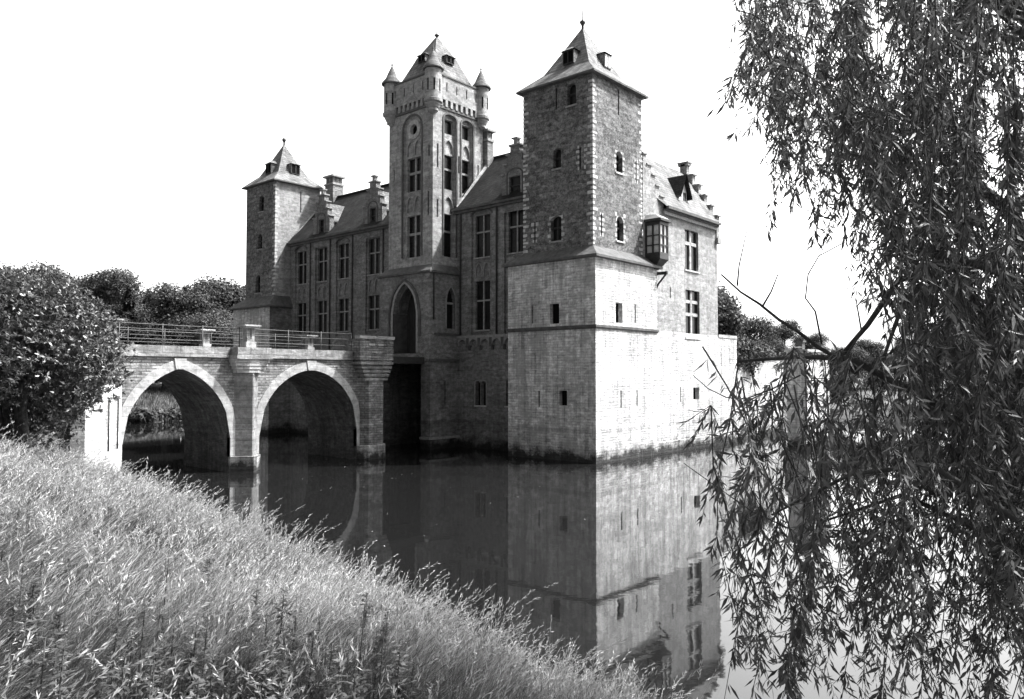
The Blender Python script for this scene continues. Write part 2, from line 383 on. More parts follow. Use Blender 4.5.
def hgt(x, y):
    s = sdist(x, y)
    near = (np.asarray(x) < -15) & (np.asarray(y) < 40)
    h = np.where(s > 0, 2.95 * np.clip(s / 7.6, 0, 1) ** 0.92, -1.6 * np.clip(-s / 1.2, 0, 1))
    far = 2.9 * (1 - np.exp(-np.clip(s, 0, None) / 9.0)) + 0.02 * np.clip(s - 10, 0, 200)
    h = np.where((s > 0) & ~near, np.maximum(0.0, far), h)
    # embankment of the road that meets the bridge
    ex = np.clip((-19.2 - np.asarray(x)) / 0.8, 0, 1); ey = np.clip(1 - (np.abs(np.asarray(y) - 13.1) - 2.3) / 5.0, 0, 1)
    beh = -((np.asarray(x) + 18.86) * 0.785 - (np.asarray(y) - 10.86) * 0.62)
    ey = np.where(np.asarray(y) < 13.5, ey * np.clip((beh - 0.35) / 0.5, 0, 1), ey)
    h = np.where((s > 0), np.maximum(h, 5.25 * ey * ex), h)
    b = np.where(s > 0, np.clip(s / 2, 0, 1), 0) * (0.10 * wob(x, y, 0.55, 1.0) + 0.05 * wob(x, y, 1.7, 2.0))
    return h + b
def hgt1(x, y): return float(hgt(np.array([x]), np.array([y]))[0])
def axis_pts(c, inner, step, outer):
    a = list(np.arange(-inner, inner + 1e-6, step)); v = inner; st = step
    while v < outer:
        st *= 1.22; v += st; a += [v, -v]
    return c + np.array(sorted(a))
gx = axis_pts(-8, 34, 0.5, 900); gy = axis_pts(4, 40, 0.5, 900)
GX, GY = np.meshgrid(gx, gy); GZ = hgt(GX, GY)
nx, ny = len(gx), len(gy)
idx = np.arange(nx * ny).reshape(ny, nx)
Q = np.stack([idx[:-1, :-1], idx[:-1, 1:], idx[1:, 1:], idx[1:, :-1]], -1).reshape(-1, 4)
def groundmat():
    m, t, p, out = new_mat('meadow_soil')
    geo = t.nodes.new('ShaderNodeNewGeometry')
    n1 = noise(t, geo.outputs['Position'], 0.35, 5, 0.65); n2 = noise(t, geo.outputs['Position'], 7, 4, 0.75)
    x = math_node(t, 'MULTIPLY', maprange(t, n1, 0.3, 0.7, 0.07, 0.14), maprange(t, n2, 0.25, 0.75, 0.5, 1.5))
    cc = t.nodes.new('ShaderNodeCombineXYZ')
    for i in range(3): t.links.new(x, cc.inputs[i])
    t.links.new(cc.outputs[0], p.inputs['Base Color']); p.inputs['Roughness'].default_value = 0.95; p.inputs['Specular IOR Level'].default_value = 0.1
    bp = t.nodes.new('ShaderNodeBump'); bp.inputs['Strength'].default_value = 0.9; bp.inputs['Distance'].default_value = 0.12
    t.links.new(n2, bp.inputs['Height']); t.links.new(bp.outputs[0], p.inputs['Normal'])
    return m
M['ground'] = groundmat()
o = quads_mesh('ground', np.stack([GX.ravel(), GY.ravel(), GZ.ravel()], -1), Q, 'ground'); tag(o, kind='structure')
o.data.polygons.foreach_set('use_smooth', [True] * len(o.data.polygons))
def watermat():
    m, t, p, out = new_mat('moat_water')
    geo = t.nodes.new('ShaderNodeNewGeometry')
    p.inputs['Base Color'].default_value = g(0.008); p.inputs['Roughness'].default_value = 0.028; p.inputs['IOR'].default_value = 1.58
    n1 = noise(t, geo.outputs['Position'], 1.1, 2, 0.5); n2 = noise(t, geo.outputs['Position'], 5.0, 2, 0.5)
    h = math_node(t, 'ADD', n1, math_node(t, 'MULTIPLY', n2, 0.25))
    bp = t.nodes.new('ShaderNodeBump'); bp.inputs['Strength'].default_value = 0.022; bp.inputs['Distance'].default_value = 0.1
    t.links.new(h, bp.inputs['Height']); t.links.new(bp.outputs[0], p.inputs['Normal'])
    return m
M['water'] = watermat()
mb = MB(); mb.poly([(-60, -90, 0), (110, -90, 0), (110, 90, 0), (-60, 90, 0)], 'water'); tag(mb.build('moat_water'), kind='structure')

# ------------------------------------------------------------------ the castle
castle = empty('castle', (7.0, 12.0, 0), 'moated brick castle with square towers, a tall turreted gate tower and stepped gables', 'castle')

def pyramid_roof(mb, x0, x1, y0, y1, z0, zt, m, ov=0.3, flare=0.28, fz=0.22, ins=0.62, soff='trim_dark'):
    """bell-cast pyramid: eaves ring, break ring, apex"""
    cx, cy = (x0 + x1) / 2, (y0 + y1) / 2; hx, hy = (x1 - x0) / 2, (y1 - y0) / 2
    prof = [(hx + ov, hy + ov, z0), (hx * 0.66, hy * 0.66, z0 + (zt - z0) * 0.26), (hx * 0.34, hy * 0.34, z0 + (zt - z0) * 0.62), (0.03, 0.03, zt)]
    ring = [[(cx - a, cy - b, z), (cx + a, cy - b, z), (cx + a, cy + b, z), (cx - a, cy + b, z)] for a, b, z in prof]
    for A, B in zip(ring, ring[1:]):
        for k in range(4): mb.poly([A[k], A[(k + 1) % 4], B[(k + 1) % 4], B[k]], m)
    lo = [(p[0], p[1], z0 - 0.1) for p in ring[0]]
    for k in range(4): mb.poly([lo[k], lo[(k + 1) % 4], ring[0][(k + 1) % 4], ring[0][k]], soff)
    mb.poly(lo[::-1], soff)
def finial(parent, x, y, z0, h):
    mb = MB(); mb.lathe((x, y), [(0.09, z0 - 0.15), (0.07, z0 + h * 0.25), (0.17, z0 + h * 0.38), (0.17, z0 + h * 0.46), (0.04, z0 + h * 0.55), (0.025, z0 + h)], 8, 'iron'); mb.build('finial', parent)
def box_dormer(parent, P, u0, u1, z0, z1, n0, n1, glass='curtain', hip=True):
    """small roof dormer: front at n1, body reaches back to n0"""
    mb = MB(); f = 0.06
    mb.poly([P(u0, z0, n1), P(u1, z0, n1), P(u1, z1, n1), P(u0, z1, n1)], 'wood')
    mb.poly([P(u0 + f, z0 + f, n1 + 0.01), P(u1 - f, z0 + f, n1 + 0.01), P(u1 - f, z1 - f, n1 + 0.01), P(u0 + f, z1 - f, n1 + 0.01)], glass)
    slab(mb, P, (u0 + u1) / 2 - 0.025, (u0 + u1) / 2 + 0.025, z0 + f, z1 - f, n1 + 0.012, n1 + 0.03, 'wood')
    mb.poly([P(u0, z0, n0), P(u0, z0, n1), P(u0, z1, n1), P(u0, z1, n0)], 'slate'); mb.poly([P(u1, z0, n1), P(u1, z0, n0), P(u1, z1, n0), P(u1, z1, n1)], 'slate')
    c = (u0 + u1) / 2; rz = z1 + (u1 - u0) * 0.42; e = 0.1
    mb.poly([P(u0 - e, z1, n1 + e), P(u1 + e, z1, n1 + e), P(c, rz, n1 - 0.35)], 'slate')
    mb.poly([P(u0 - e, z1, n0), P(u0 - e, z1, n1 + e), P(c, rz, n1 - 0.35), P(c, rz, n0 - 0.4)], 'slate')
    mb.poly([P(u1 + e, z1, n1 + e), P(u1 + e, z1, n0), P(c, rz, n0 - 0.4), P(c, rz, n1 - 0.35)], 'slate')
    return mb.build('dormer', parent)
def ledge_ring(parent, x0, x1, y0, y1, zlo, ix0, ix1, iy0, iy1, zhi, ov=0.3, m='trim_dark'):
    """sloping stone offset between the wider base and the set-back shaft"""
    mb = MB(); a = [(x0 - ov, y0 - ov), (x1 + ov, y0 - ov), (x1 + ov, y1 + ov), (x0 - ov, y1 + ov)]; b = [(ix0, iy0), (ix1, iy0), (ix1, iy1), (ix0, iy1)]
    c = [(x0, y0), (x1, y0), (x1, y1), (x0, y1)]
    for k in range(4):
        j = (k + 1) % 4
        mb.poly([(*a[k], zlo), (*a[j], zlo), (*b[j], zhi), (*b[k], zhi)], m)
        mb.poly([(*a[k], zlo - 0.12), (*a[j], zlo - 0.12), (*a[j], zlo), (*a[k], zlo)], m)
        mb.poly([(*c[k], zlo - 0.13), (*c[j], zlo - 0.13), (*a[j], zlo - 0.12), (*a[k], zlo - 0.12)], m)
    return mb.build('ledge', parent)
def quoins(parent, corners, z0, z1, m='quoin', step=0.34):
    """corners: (x, y, dx, dy) with dx, dy pointing along the two visible walls; one strip of blocks per corner"""
    r = random.Random(3)
    for (x, y, dx, dy) in corners:
        mb = MB(); z = z0; k = 0; e = 0.012
        mb.box(x + dx * 0.003, x + dx * 0.1, y + dy * 0.003, y + dy * 0.1, z0, z1, m)
        while z < z1 - 0.25:
            h = step * r.uniform(0.3, 0.5); a = (0.34 if k % 2 else 0.16) * r.uniform(0.6, 1.25); b = (0.16 if k % 2 else 0.34) * r.uniform(0.6, 1.25)
            X = (x - dx * e, x + dx * a); Y = (y - dy * e, y + dy * b)
            mb.box(X[0], X[1], Y[0], y + dy * 0.05, z, z + h, m); mb.box(X[0], x + dx * 0.05, y + dy * 0.0502, Y[1], z, z + h, m)
            z += h + step * r.uniform(0.12, 0.55); k += 1
        mb.build('quoins', parent)
def surround(mb, P, u0, u1, z0, z1, n, m='quoin', r=random.Random(5)):
    """alternating pale blocks beside an opening"""
    z = z0 - 0.1; k = 0
    while z < z1 + 0.1:
        h = r.uniform(0.14, 0.2); a = 0.2 if k % 2 else 0.09
        slab(mb, P, u0 - a, u0 - 0.002, z, z + h, n - 0.05, n + 0.012, m); slab(mb, P, u1 + 0.002, u1 + a, z, z + h, n - 0.05, n + 0.012, m)
        z += h + r.uniform(0.1, 0.16); k += 1

# --- main corner tower
U0, U1, V0, V1 = 0.45, 5.35, 0.45, 5.2
ZL, ZS, ZE = 10.72, 7.05, 20.5
mb = MB()
PX = face('X', 0.0); PY = face('Y', 0.0); QX = face('X', U0); QY = face('Y', V0)
lbx = [hole_of(4.19, 7.33, 8.32, 0.13), (2.34, 2.97, 7.26, 8.34), hole_of(3.72, 2.78, 3.65, 0.14), (1.83, 2.36, 2.91, 3.69)]
lby = [(1.86, 2.53, 7.3, 8.36), hole_of(3.81, 7.38, 8.42, 0.13), hole_of(2.35, 2.77, 3.69, 0.13), hole_of(3.95, 2.82, 3.69, 0.13)]
wall(mb, PX, 0, 5.95, -1.5, ZL, lbx, 0.3, 'wash'); wall(mb, PY, 0, 6.16, -1.5, ZL, lby, 0.3, 'wash')
mb.poly([(6.16, 0, -1.5), (6.16, 5.95, -1.5), (6.16, 5.95, ZL), (6.16, 0, ZL)], 'wash'); mb.poly([(0, 5.95, -1.5), (6.16, 5.95, -1.5), (6.16, 5.95, ZL), (0, 5.95, ZL)], 'wash')
upx = [(1.52, 2.12, 19.0, 20.2), (2.53, 3.08, 15.75, 16.85), hole_of(1.27, 15.44, 16.62, 0.13), (2.51, 3.25, 11.79, 13.15), hole_of(4.37, 11.96, 13.02, 0.13), hole_of(2.85, 19.0, 20.2, 0.11)]
upy = [hole_of(2.93, 18.8, 20.2, 0.12), (2.66, 3.3, 15.6, 16.8), hole_of(4.7, 15.43, 16.63, 0.15), (2.7, 3.36, 11.84, 13.2), hole_of(1.23, 11.93, 13.05, 0.15)]
wall(mb, QX, V0, V1, 10.5, ZE, upx, 0.3, 'brick_dark'); wall(mb, QY, U0, U1, 10.5, ZE, upy, 0.3, 'brick_dark')
mb.poly([(U1, V0, 10.5), (U1, V1, 10.5), (U1, V1, ZE), (U1, V0, ZE)], 'brick_dark'); mb.poly([(U0, V1, 10.5), (U1, V1, 10.5), (U1, V1, ZE), (U0, V1, ZE)], 'brick_dark')
# arched heads of the openings
arch_fill(mb, QX, 1.52, 2.12, 19.85, 20.2, 'brick_dark', -0.003, -0.3); arch_fill(mb, QX, 2.53, 3.08, 16.6, 16.85, 'brick_dark', -0.003, -0.3); arch_fill(mb, QX, 2.51, 3.25, 12.95, 13.15, 'quoin', -0.003, -0.3)
arch_fill(mb, QY, 2.66, 3.3, 16.5, 16.8, 'quoin', -0.003, -0.3); arch_fill(mb, QY, 2.7, 3.36, 12.9, 13.2, 'quoin', -0.003, -0.3)
surround(mb, QX, 2.51, 3.25, 11.79, 13.15, 0); surround(mb, QY, 2.66, 3.3, 15.6, 16.8, 0); surround(mb, QY, 2.7, 3.36, 11.84, 13.2, 0)
surround(mb, QX, 4.31, 4.43, 11.96, 13.0, 0); surround(mb, QY, 1.16, 1.3, 11.95, 13.0, 0); surround(mb, QY, 4.63, 4.77, 15.45, 16.6, 0); surround(mb, QX, 1.0, 1.33, 15.5, 16.6, 0)
arch_mould(mb, QX, 1.5, 2.3, 19.85, 20.25, 0.12, 'brick_dark', -0.05, 0.03)
for a, b, z in ((1.52, 2.12, 19.0), (2.53, 3.08, 15.75), (2.51, 3.25, 11.79)): sill(mb, QX, a, b, z, 0)
for a, b, z in ((2.66, 3.3, 15.6), (2.7, 3.36, 11.84)): sill(mb, QY, a, b, z, 0, 'quoin')
tower = mb.build('corner_tower', castle); tower['label'] = 'tall square tower of dark brick above a whitewashed stone base'
for (a, b, c, d) in (upx[0], upx[1], upx[3]): window(tower, QX, a, b, c, d, -0.27, 1 if b - a > 0.7 else 0, (c + (d - c) * 0.55,), trim='wood', fw=0.05)
for (a, b, c, d) in (upy[1], upy[3]): window(tower, QY, a, b, c, d, -0.27, 0, (c + (d - c) * 0.55,), trim='wood', fw=0.05)
for (a, b, c, d) in (lbx[1], lbx[3]): window(tower, PX, a, b, c, d, -0.28, 0, (), bars=False, glass='dark')
for (a, b, c, d) in (lby[0],): window(tower, PY, a, b, c, d, -0.28, 0, (), bars=False, glass='dark')
for P, lst in ((PX, (lbx[0], lbx[2])), (PY, (lby[1], lby[2], lby[3])), (QX, (upx[2], upx[4], upx[5])), (QY, (upy[0], upy[2], upy[4]))):
    for (a, b, c, d) in lst: slit(tower, P, (a + b) / 2, c, d, 0, b - a)
ledge_ring(tower, 0, 6.16, 0, 5.95, ZL, U0, U1, V0, V1, 11.3, 0.26)
mb = MB()
for (x0, x1, y0, y1) in ((-0.1, 0.0, -0.1, 5.95), (0.001, 6.22, -0.1, 0.0)):
    mb.box(x0, x1, y0, y1, 6.98, 7.1, 'trim_dark')
mb.box(-0.05, -0.001, -0.05, 5.95, 6.9, 6.98, 'trim_dark'); mb.box(0.0, 6.2, -0.05, -0.001, 6.9, 6.98, 'trim_dark')
mb.build('string_course', tower)
quoins(tower, [(U0, V0, 1, 1), (U0, V1, 1, -1), (U1, V0, -1, 1)], 11.35, 20.2)
mb = MB(); pyramid_roof(mb, U0, U1, V0, V1, ZE, 24.35, 'slate'); mb.build('roof', tower)
finial(tower, (U0 + U1) / 2, (V0 + V1) / 2, 24.2, 1.15)
box_dormer(tower, QX, 2.3, 3.05, 21.75, 22.5, -2.0, -0.85, 'dark'); box_dormer(tower, QY, 2.85, 3.5, 21.7, 22.5, -2.0, -0.85)

# --- gable builder (stepped front on a -X or -Y face)
def stepped_gable(parent, P, c, z0, steps, win, depth=0.4, m='brick_mid', fin=True, half=None, name='gable'):
    """steps: list of (half width, top z). win: (u0,u1,z0,z1) opening in first block"""
    mb = MB(); zprev = z0
    for i, (hw, zt) in enumerate(steps):
        a, b = c - hw, c + hw
        if half == 'right': a = c
        if half == 'left': b = c
        if i == 0:
            hs = [win] if win else []
            wall(mb, P, a, b, zprev, zt, hs, 0.22, m)
            for u in (a, b): mb.poly([P(u, zprev, 0), P(u, zprev, -depth), P(u, zt, -depth), P(u, zt, 0)], m)
            mb.poly([P(a, zprev, -depth), P(b, zprev, -depth), P(b, zt, -depth), P(a, zt, -depth)], m); mb.poly([P(a, zt, 0), P(b, zt, 0), P(b, zt, -depth), P(a, zt, -depth)], m)
        else: slab(mb, P, a, b, zprev + 0.002, zt, -depth, 0, m)
        nxt = steps[i + 1][0] if i + 1 < len(steps) else None
        if nxt is not None:
            if half != 'right': slab(mb, P, a - 0.09, c - nxt - 0.002, zt + 0.002, zt + 0.075, -depth - 0.05, 0.08, 'trim')
            if half != 'left': slab(mb, P, c + nxt + 0.002, b + 0.09, zt + 0.002, zt + 0.075, -depth - 0.05, 0.08, 'trim')
        else: slab(mb, P, a - 0.09, b + 0.09, zt + 0.002, zt + 0.1, -depth - 0.05, 0.07, 'trim')
        zprev = zt
    if fin:
        slab(mb, P, c - 0.14, c + 0.14, zprev + 0.102, zprev + 0.42, -depth * 0.8, -0.05, 'trim'); slab(mb, P, c - 0.24, c + 0.24, zprev + 0.422, zprev + 0.5, -depth * 0.9, 0.04, 'trim')
    if win:
        a, b, d, e = win
        arch_mould(mb, P, a - 0.12, b + 0.12, e + 0.1, e + 0.42, 0.09, 'trim_dark', -0.03, 0.03, 'round', z0=d)
    return mb.build(name, parent)
def gable_roof(mb, P, c, hw, z_e, z_r, n0, n1, m='slate', mc='brick_pale', zc=None):
    """little saddle roof behind a gable; n0 front, n1 back (negative)"""
    if zc is not None:
        for u in (c - hw, c + hw): mb.poly([P(u, zc, n0), P(u, zc, n1), P(u, z_e, n1), P(u, z_e, n0)], mc)
    e = 0.16
    for s in (-1, 1):
        a = c + s * (hw + e); ze = z_e - e * (z_r - z_e) / hw
        mb.poly([P(a, ze, n0), P(a, ze, n1), P(c, z_r, n1), P(c, z_r, n0)], m)
        mb.poly([P(a, ze - 0.08, n0), P(a, ze - 0.08, n1), P(a, ze, n1), P(a, ze, n0)], 'trim_dark')
        mb.poly([P(a, ze - 0.08, n0), P(a, ze - 0.08, n1), P(c + s * hw, ze - 0.08, n1), P(c + s * hw, ze - 0.08, n0)], 'trim_dark')

# --- residential wings on the front
WX = 1.9; WP = face('X', WX); EAVE = 15.05; RIDGE = 19.0; RX = 5.2
def bay(wingobj, wmb, c, lower, upper, base, top, seg=True, hw=0.78, lwin=True):
    """a shallow tall recess holding two stacked cross windows and a blind double arch between them"""
    a, b = c - hw, c + hw; n = -0.14
    wl = (c - 0.62, c + 0.62, lower[0], lower[1]); wu = (c - 0.62, c + 0.62, upper[0], upper[1])
    bl = [(c - 0.6, c - 0.06, lower[1] + 0.25, upper[0] - 0.3, 0.07), (c + 0.06, c + 0.6, lower[1] + 0.25, upper[0] - 0.3, 0.07)]
    wall(wmb, WP, a, b, base, top, [wl, wu] + bl, 0.2, 'brick_mid', n=n)
    for (u0, u1, z0, z1, d) in bl:
        wmb.poly([WP(u0, z0, n - 0.07), WP(u1, z0, n - 0.07), WP(u1, z1, n - 0.07), WP(u0, z1, n - 0.07)], 'brick_mid')
        arch_fill(wmb, WP, u0, u1, z1 - 0.5, z1, 'brick_mid', n - 0.002, n - 0.07, 'pointed')
        arch_mould(wmb, WP, u0 + 0.03, u1 - 0.03, z1 - 0.5, z1 - 0.06, 0.05, 'trim', n - 0.06, n + 0.025, 'pointed', z0=z0)
    if seg: arch_fill(wmb, WP, a, b, top - 0.35, top, 'brick_mid', -0.002, n, 'round'); arch_mould(wmb, WP, a, b, top - 0.35, top, 0.1, 'trim_dark', -0.03, 0.04, 'round')
    for w_ in (wl, wu): sill(wmb, WP, w_[0], w_[1], w_[2], n, 'trim', proj=0.1)
    return wl, wu
LW0, LW1 = 16.45, 30.65
bays = [(29.2, False), (26.5, True), (23.85, False), (20.35, True)]
LO, UP = (7.75, 10.15), (11.65, 14.2)
wmb = MB()
tops = {}
hs = []
for c, gab in bays:
    top = 14.6; hs.append((c - 0.78, c + 0.78, 7.4, top))
sl2 = []
wall(wmb, WP, LW0, LW1, 5.9, EAVE, hs, 0.14, 'brick_mid')
wall(wmb, face('X', WX), LW0, LW1, -1.5, 5.9, [], 0.2, 'base_brick')
wl_all = []
for c, gab in bays: wl_all += list(bay(None, wmb, c, LO, UP, 7.4, 14.6, seg=not gab))
wing = wmb.build('wing', castle); wing['label'] = 'long front wing of mullioned windows and stepped dormers left of the gate tower'
for (a, b, c, d) in wl_all: window(wing, WP, a, b, c, d, -0.32, 1, (c + (d - c) * 0.6,), fw=0.09)
def wing_roof(parent, y0, y1, name='roof', left_ov=0.0):
    mb = MB(); e = 0.3
    zl = EAVE - 0.25 * (RIDGE - EAVE) / (RX - WX) + 0.25
    mb.poly([(WX - e, y0, EAVE - 0.05), (WX - e, y1, EAVE - 0.05), (RX, y1, RIDGE), (RX, y0, RIDGE)], 'tile')
    mb.poly([(2 * RX - WX + e, y0, EAVE - 0.05), (2 * RX - WX + e, y1, EAVE - 0.05), (RX, y1, RIDGE), (RX, y0, RIDGE)], 'tile')
    mb.box(WX - e - 0.06, WX - e + 0.06, y0, y1, EAVE - 0.2, EAVE - 0.06, 'trim_dark'); mb.box(WX - 0.2, WX - 0.003, y0, y1, EAVE - 0.35, EAVE - 0.2, 'trim_dark')
    mb.box(WX - e + 0.061, WX - 0.003, y0, y1, EAVE - 0.199, EAVE - 0.1, 'wood')
    mb.box(RX - 0.1, RX + 0.1, y0, y1, RIDGE - 0.02, RIDGE + 0.09, 'tile')
    return mb.build(name, parent)
wing_roof(wing, LW0 - 0.5, LW1 - 0.02)
def wing_gable(parent, c, wh=0.34):
    st = [(1.05, 16.5), (0.81, 17.1), (0.58, 17.65), (0.36, 18.18)]
    gp = face('X', WX - 0.02)
    go = stepped_gable(parent, gp, c, 14.25, st, (c - wh, c + wh, 15.12, 16.35))
    mb = MB(); gable_roof(mb, gp, c, 0.9, 16.4, 17.7, -0.4, -3.6, 'slate', 'brick_pale', zc=14.8); mb.build('dormer_roof', parent)
    window(parent, gp, c - wh, c + wh, 15.12, 16.35, -0.2, 0, (15.8,), trim='wood', fw=0.05)
for c, gab in bays:
    if gab: wing_gable(wing, c)
def chimney(parent, x, y, z0, z1, sx, sy):
    mb = MB(); mb.box(x - sx, x + sx, y - sy, y + sy, z0, z1 - 0.75, 'brick_mid'); mb.box(x - sx - 0.07, x + sx + 0.07, y - sy - 0.07, y + sy + 0.07, z1 - 0.749, z1 - 0.6, 'trim')
    mb.box(x - sx * 0.9, x + sx * 0.9, y - sy * 0.9, y + sy * 0.9, z1 - 0.599, z1 - 0.101, 'brick_mid')
    for k in (-0.4, 0.4): mb.box(x - sx * 0.92, x + sx * 0.92, y + sy * (k - 0.16), y + sy * (k + 0.16), z1 - 0.598, z1 - 0.102, 'trim_dark'); mb.box(x + sx * (k - 0.16), x + sx * (k + 0.16), y - sy * 0.92, y + sy * 0.92, z1 - 0.597, z1 - 0.103, 'trim_dark')
    mb.box(x - sx - 0.14, x + sx + 0.14, y - sy - 0.14, y + sy + 0.14, z1 - 0.1, z1 + 0.04, 'trim')
    return mb.build('chimney', parent)
chimney(wing, 5.2, 29.5, 17.5, 20.75, 0.5, 0.55)
mb = MB()   # downpipes
for y in (27.85, 22.6, 19.15, 25.3):
    mb.tube([(WX - 0.07, y, EAVE - 0.3), (WX - 0.07, y, 5.6)], 0.05, 6, 'iron')
mb.build('downpipe', wing)
mb = MB(); mb.tube([(WX + 0.0, LW1 - 0.12, EAVE + 0.1), (RX - 0.02, LW1 - 0.12, RIDGE + 0.1)], 0.1, 6, 'stone', False); mb.build('verge_coping', wing)
# --- middle wing between gate tower and corner tower
MW0, MW1 = 5.3, 11.95
hs = [(9.82 - 0.85, 9.82 + 0.85, 7.0, 14.75), (7.08 - 0.85, 7.08 + 0.85, 7.0, 14.6)]
wmb = MB(); wall(wmb, WP, MW0, MW1, 6.4, EAVE + 0.1, hs, 0.14, 'brick_mid')
bh = [(9.45, 9.84, 2.66, 4.16), (9.91, 10.3, 2.66, 4.16), (7.57, 7.8, 2.68, 4.2)]
BX = face('X', WX + 0.02); wall(wmb, BX, MW0, MW1, -1.5, 6.4, bh, 0.3, 'base_brick')
wl_all = []
LO2, UP2 = (7.3, 10.33), (11.8, 14.42)
for c, s_ in ((9.82, True), (7.08, False)): wl_all += list(bay(None, wmb, c, LO2, UP2, 7.0, 14.75 if s_ else 14.6, seg=s_, hw=0.85))
for u0, u1 in ((9.45, 9.84), (9.91, 10.3)): arch_fill(wmb, BX, u0, u1, 3.95, 4.16, 'trim', -0.002, -0.3)
arch_mould(wmb, BX, 9.42, 10.33, 4.1, 4.16, 0.08, 'trim', -0.05, 0.02, z0=2.66)
sill(wmb, BX, 9.45, 10.3, 2.66, 0, 'quoin'); sill(wmb, BX, 7.57, 7.8, 2.68, 0, 'quoin')
mid = wmb.build('wing', castle); mid['label'] = 'narrow shaded front wing between the gate tower and the corner tower'
for (a, b, c, d) in wl_all: window(mid, WP, a, b, c, d, -0.32, 1, (c + (d - c) * 0.6,), fw=0.09)
for (a, b, c, d) in bh[:2]: window(mid, BX, a, b, c, d, -0.28, 0, (), bars=False, glass='dark')
slit(mid, BX, 7.685, 2.68, 4.2, 0, 0.23)
mb = MB()  # corbel table
for k in range(6):
    y = 6.1 + k * 0.96
    arch_fill(mb, BX, y, y + 0.72, 6.35, 6.72, 'trim', 0.24, 0.0, 'pointed', ztop=6.8); mb.box(WX + 0.02 - 0.24, WX + 0.02, y - 0.24, y, 6.25, 6.8, 'trim_dark'); mb.box(WX - 0.07, WX + 0.02, y - 0.2, y - 0.04, 6.05, 6.248, 'trim_dark')
mb.box(WX - 0.27, WX + 0.02, 5.96, MW1 - 0.2, 6.802, 6.95, 'trim')
mb.build('corbel_table', mid)
wing_roof(mid, MW0, MW1 + 0.3)
wing_gable(mid, 7.08, 0.44)
mb = MB()
for y in (11.55, 8.5): mb.tube([(WX - 0.07, y, EAVE - 0.3), (WX - 0.07, y, 7.0)], 0.055, 6, 'iron')
mb.build('downpipe', mid)
mb = MB(); mb.tube([(WX - 0.1, MW1 - 0.13, EAVE + 0.05), (RX - 0.02, MW1 - 0.13, RIDGE + 0.12)], 0.13, 6, 'stone', False); mb.build('verge_coping', mid)

# --- gate tower
GX0, GX1, GY0, GY1 = -0.2, 4.33, 11.95, 16.1
LX0, LY0, LY1 = -0.6, 11.72, 16.45
GP = face('X', GX0); GQ = face('Y', GY0); LP = face('X', LX0); LQ = face('Y', LY0)
mb = MB()
rec = (12.98, 14.72, 11.9, 20.95)
wall(mb, GP, GY0, GY1, 10.9, 21.6, [rec, hole_of(12.3, 18.1, 18.8, 0.14), hole_of(15.6, 17.0, 17.8, 0.12), hole_of(12.35, 14.4, 15.9, 0.14)], 0.16, 'brick_gate')
arch_fill(mb, GP, rec[0], rec[1], 20.05, 20.95, 'brick_gate', -0.002, -0.16); arch_mould(mb, GP, rec[0], rec[1], 20.05, 20.95, 0.12, 'trim_dark', -0.03, 0.03, z0=11.95)
w1 = (13.22, 14.48, 16.15, 18.3); w2 = (13.22, 14.48, 11.95, 14.6)
rose = (13.5, 14.2, 19.75, 20.45)
bl = [(c0, c1, z0, z1, 0.08) for z0, z1 in ((18.45, 19.4), (14.85, 15.85)) for c0, c1 in ((13.2, 13.8), (13.9, 14.5))]
wall(mb, GP, rec[0], rec[1], rec[2], rec[3], [w1, w2, rose] + bl, 0.25, 'brick_gate', n=-0.16)
for (u0, u1, z0, z1, d) in bl:
    mb.poly([GP(u0, z0, -0.24), GP(u1, z0, -0.24), GP(u1, z1, -0.24), GP(u0, z1, -0.24)], 'brick_gate')
    arch_fill(mb, GP, u0, u1, z1 - 0.55, z1, 'brick_gate', -0.162, -0.24, 'pointed'); arch_mould(mb, GP, u0 + 0.03, u1 - 0.03, z1 - 0.55, z1 - 0.06, 0.05, 'trim', -0.2, -0.13, 'pointed', z0=z0)
# rose: ring of stone
for k in range(24):
    a0, a1 = 2 * math.pi * k / 24, 2 * math.pi * (k + 1) / 24; cy_, cz_ = 13.85, 20.1
    q = lambda r, a, n: GP(cy_ + r * math.cos(a), cz_ + r * math.sin(a), n)
    mb.poly([q(0.33, a0, -0.1), q(0.33, a1, -0.1), q(0.62, a1, -0.1), q(0.62, a0, -0.1)], 'stone'); mb.poly([q(0.33, a0, -0.35), q(0.33, a1, -0.35), q(0.33, a1, -0.1), q(0.33, a0, -0.1)], 'stone'); mb.poly([q(0.62, a0, -0.18), q(0.62, a1, -0.18), q(0.62, a1, -0.1), q(0.62, a0, -0.1)], 'stone')
    mb.poly([q(0.33, a0, -0.105), q(0.33, a1, -0.105), q(0.6, a1, -0.105), q(0.6, a0, -0.105)], 'stone')
rr = [(0.74, 1.82, 11.9, 20.95), (2.3, 3.34, 15.9, 20.95)]
wall(mb, GQ, GX0, GX1, 10.9, 21.6, rr + [hole_of(0.2, 17.4, 18.9, 0.15), hole_of(2.06, 17.4, 18.5, 0.13), hole_of(3.85, 17.2, 18.3, 0.13), hole_of(0.2, 14.3, 15.4, 0.15)], 0.16, 'brick_gate')
rw = []
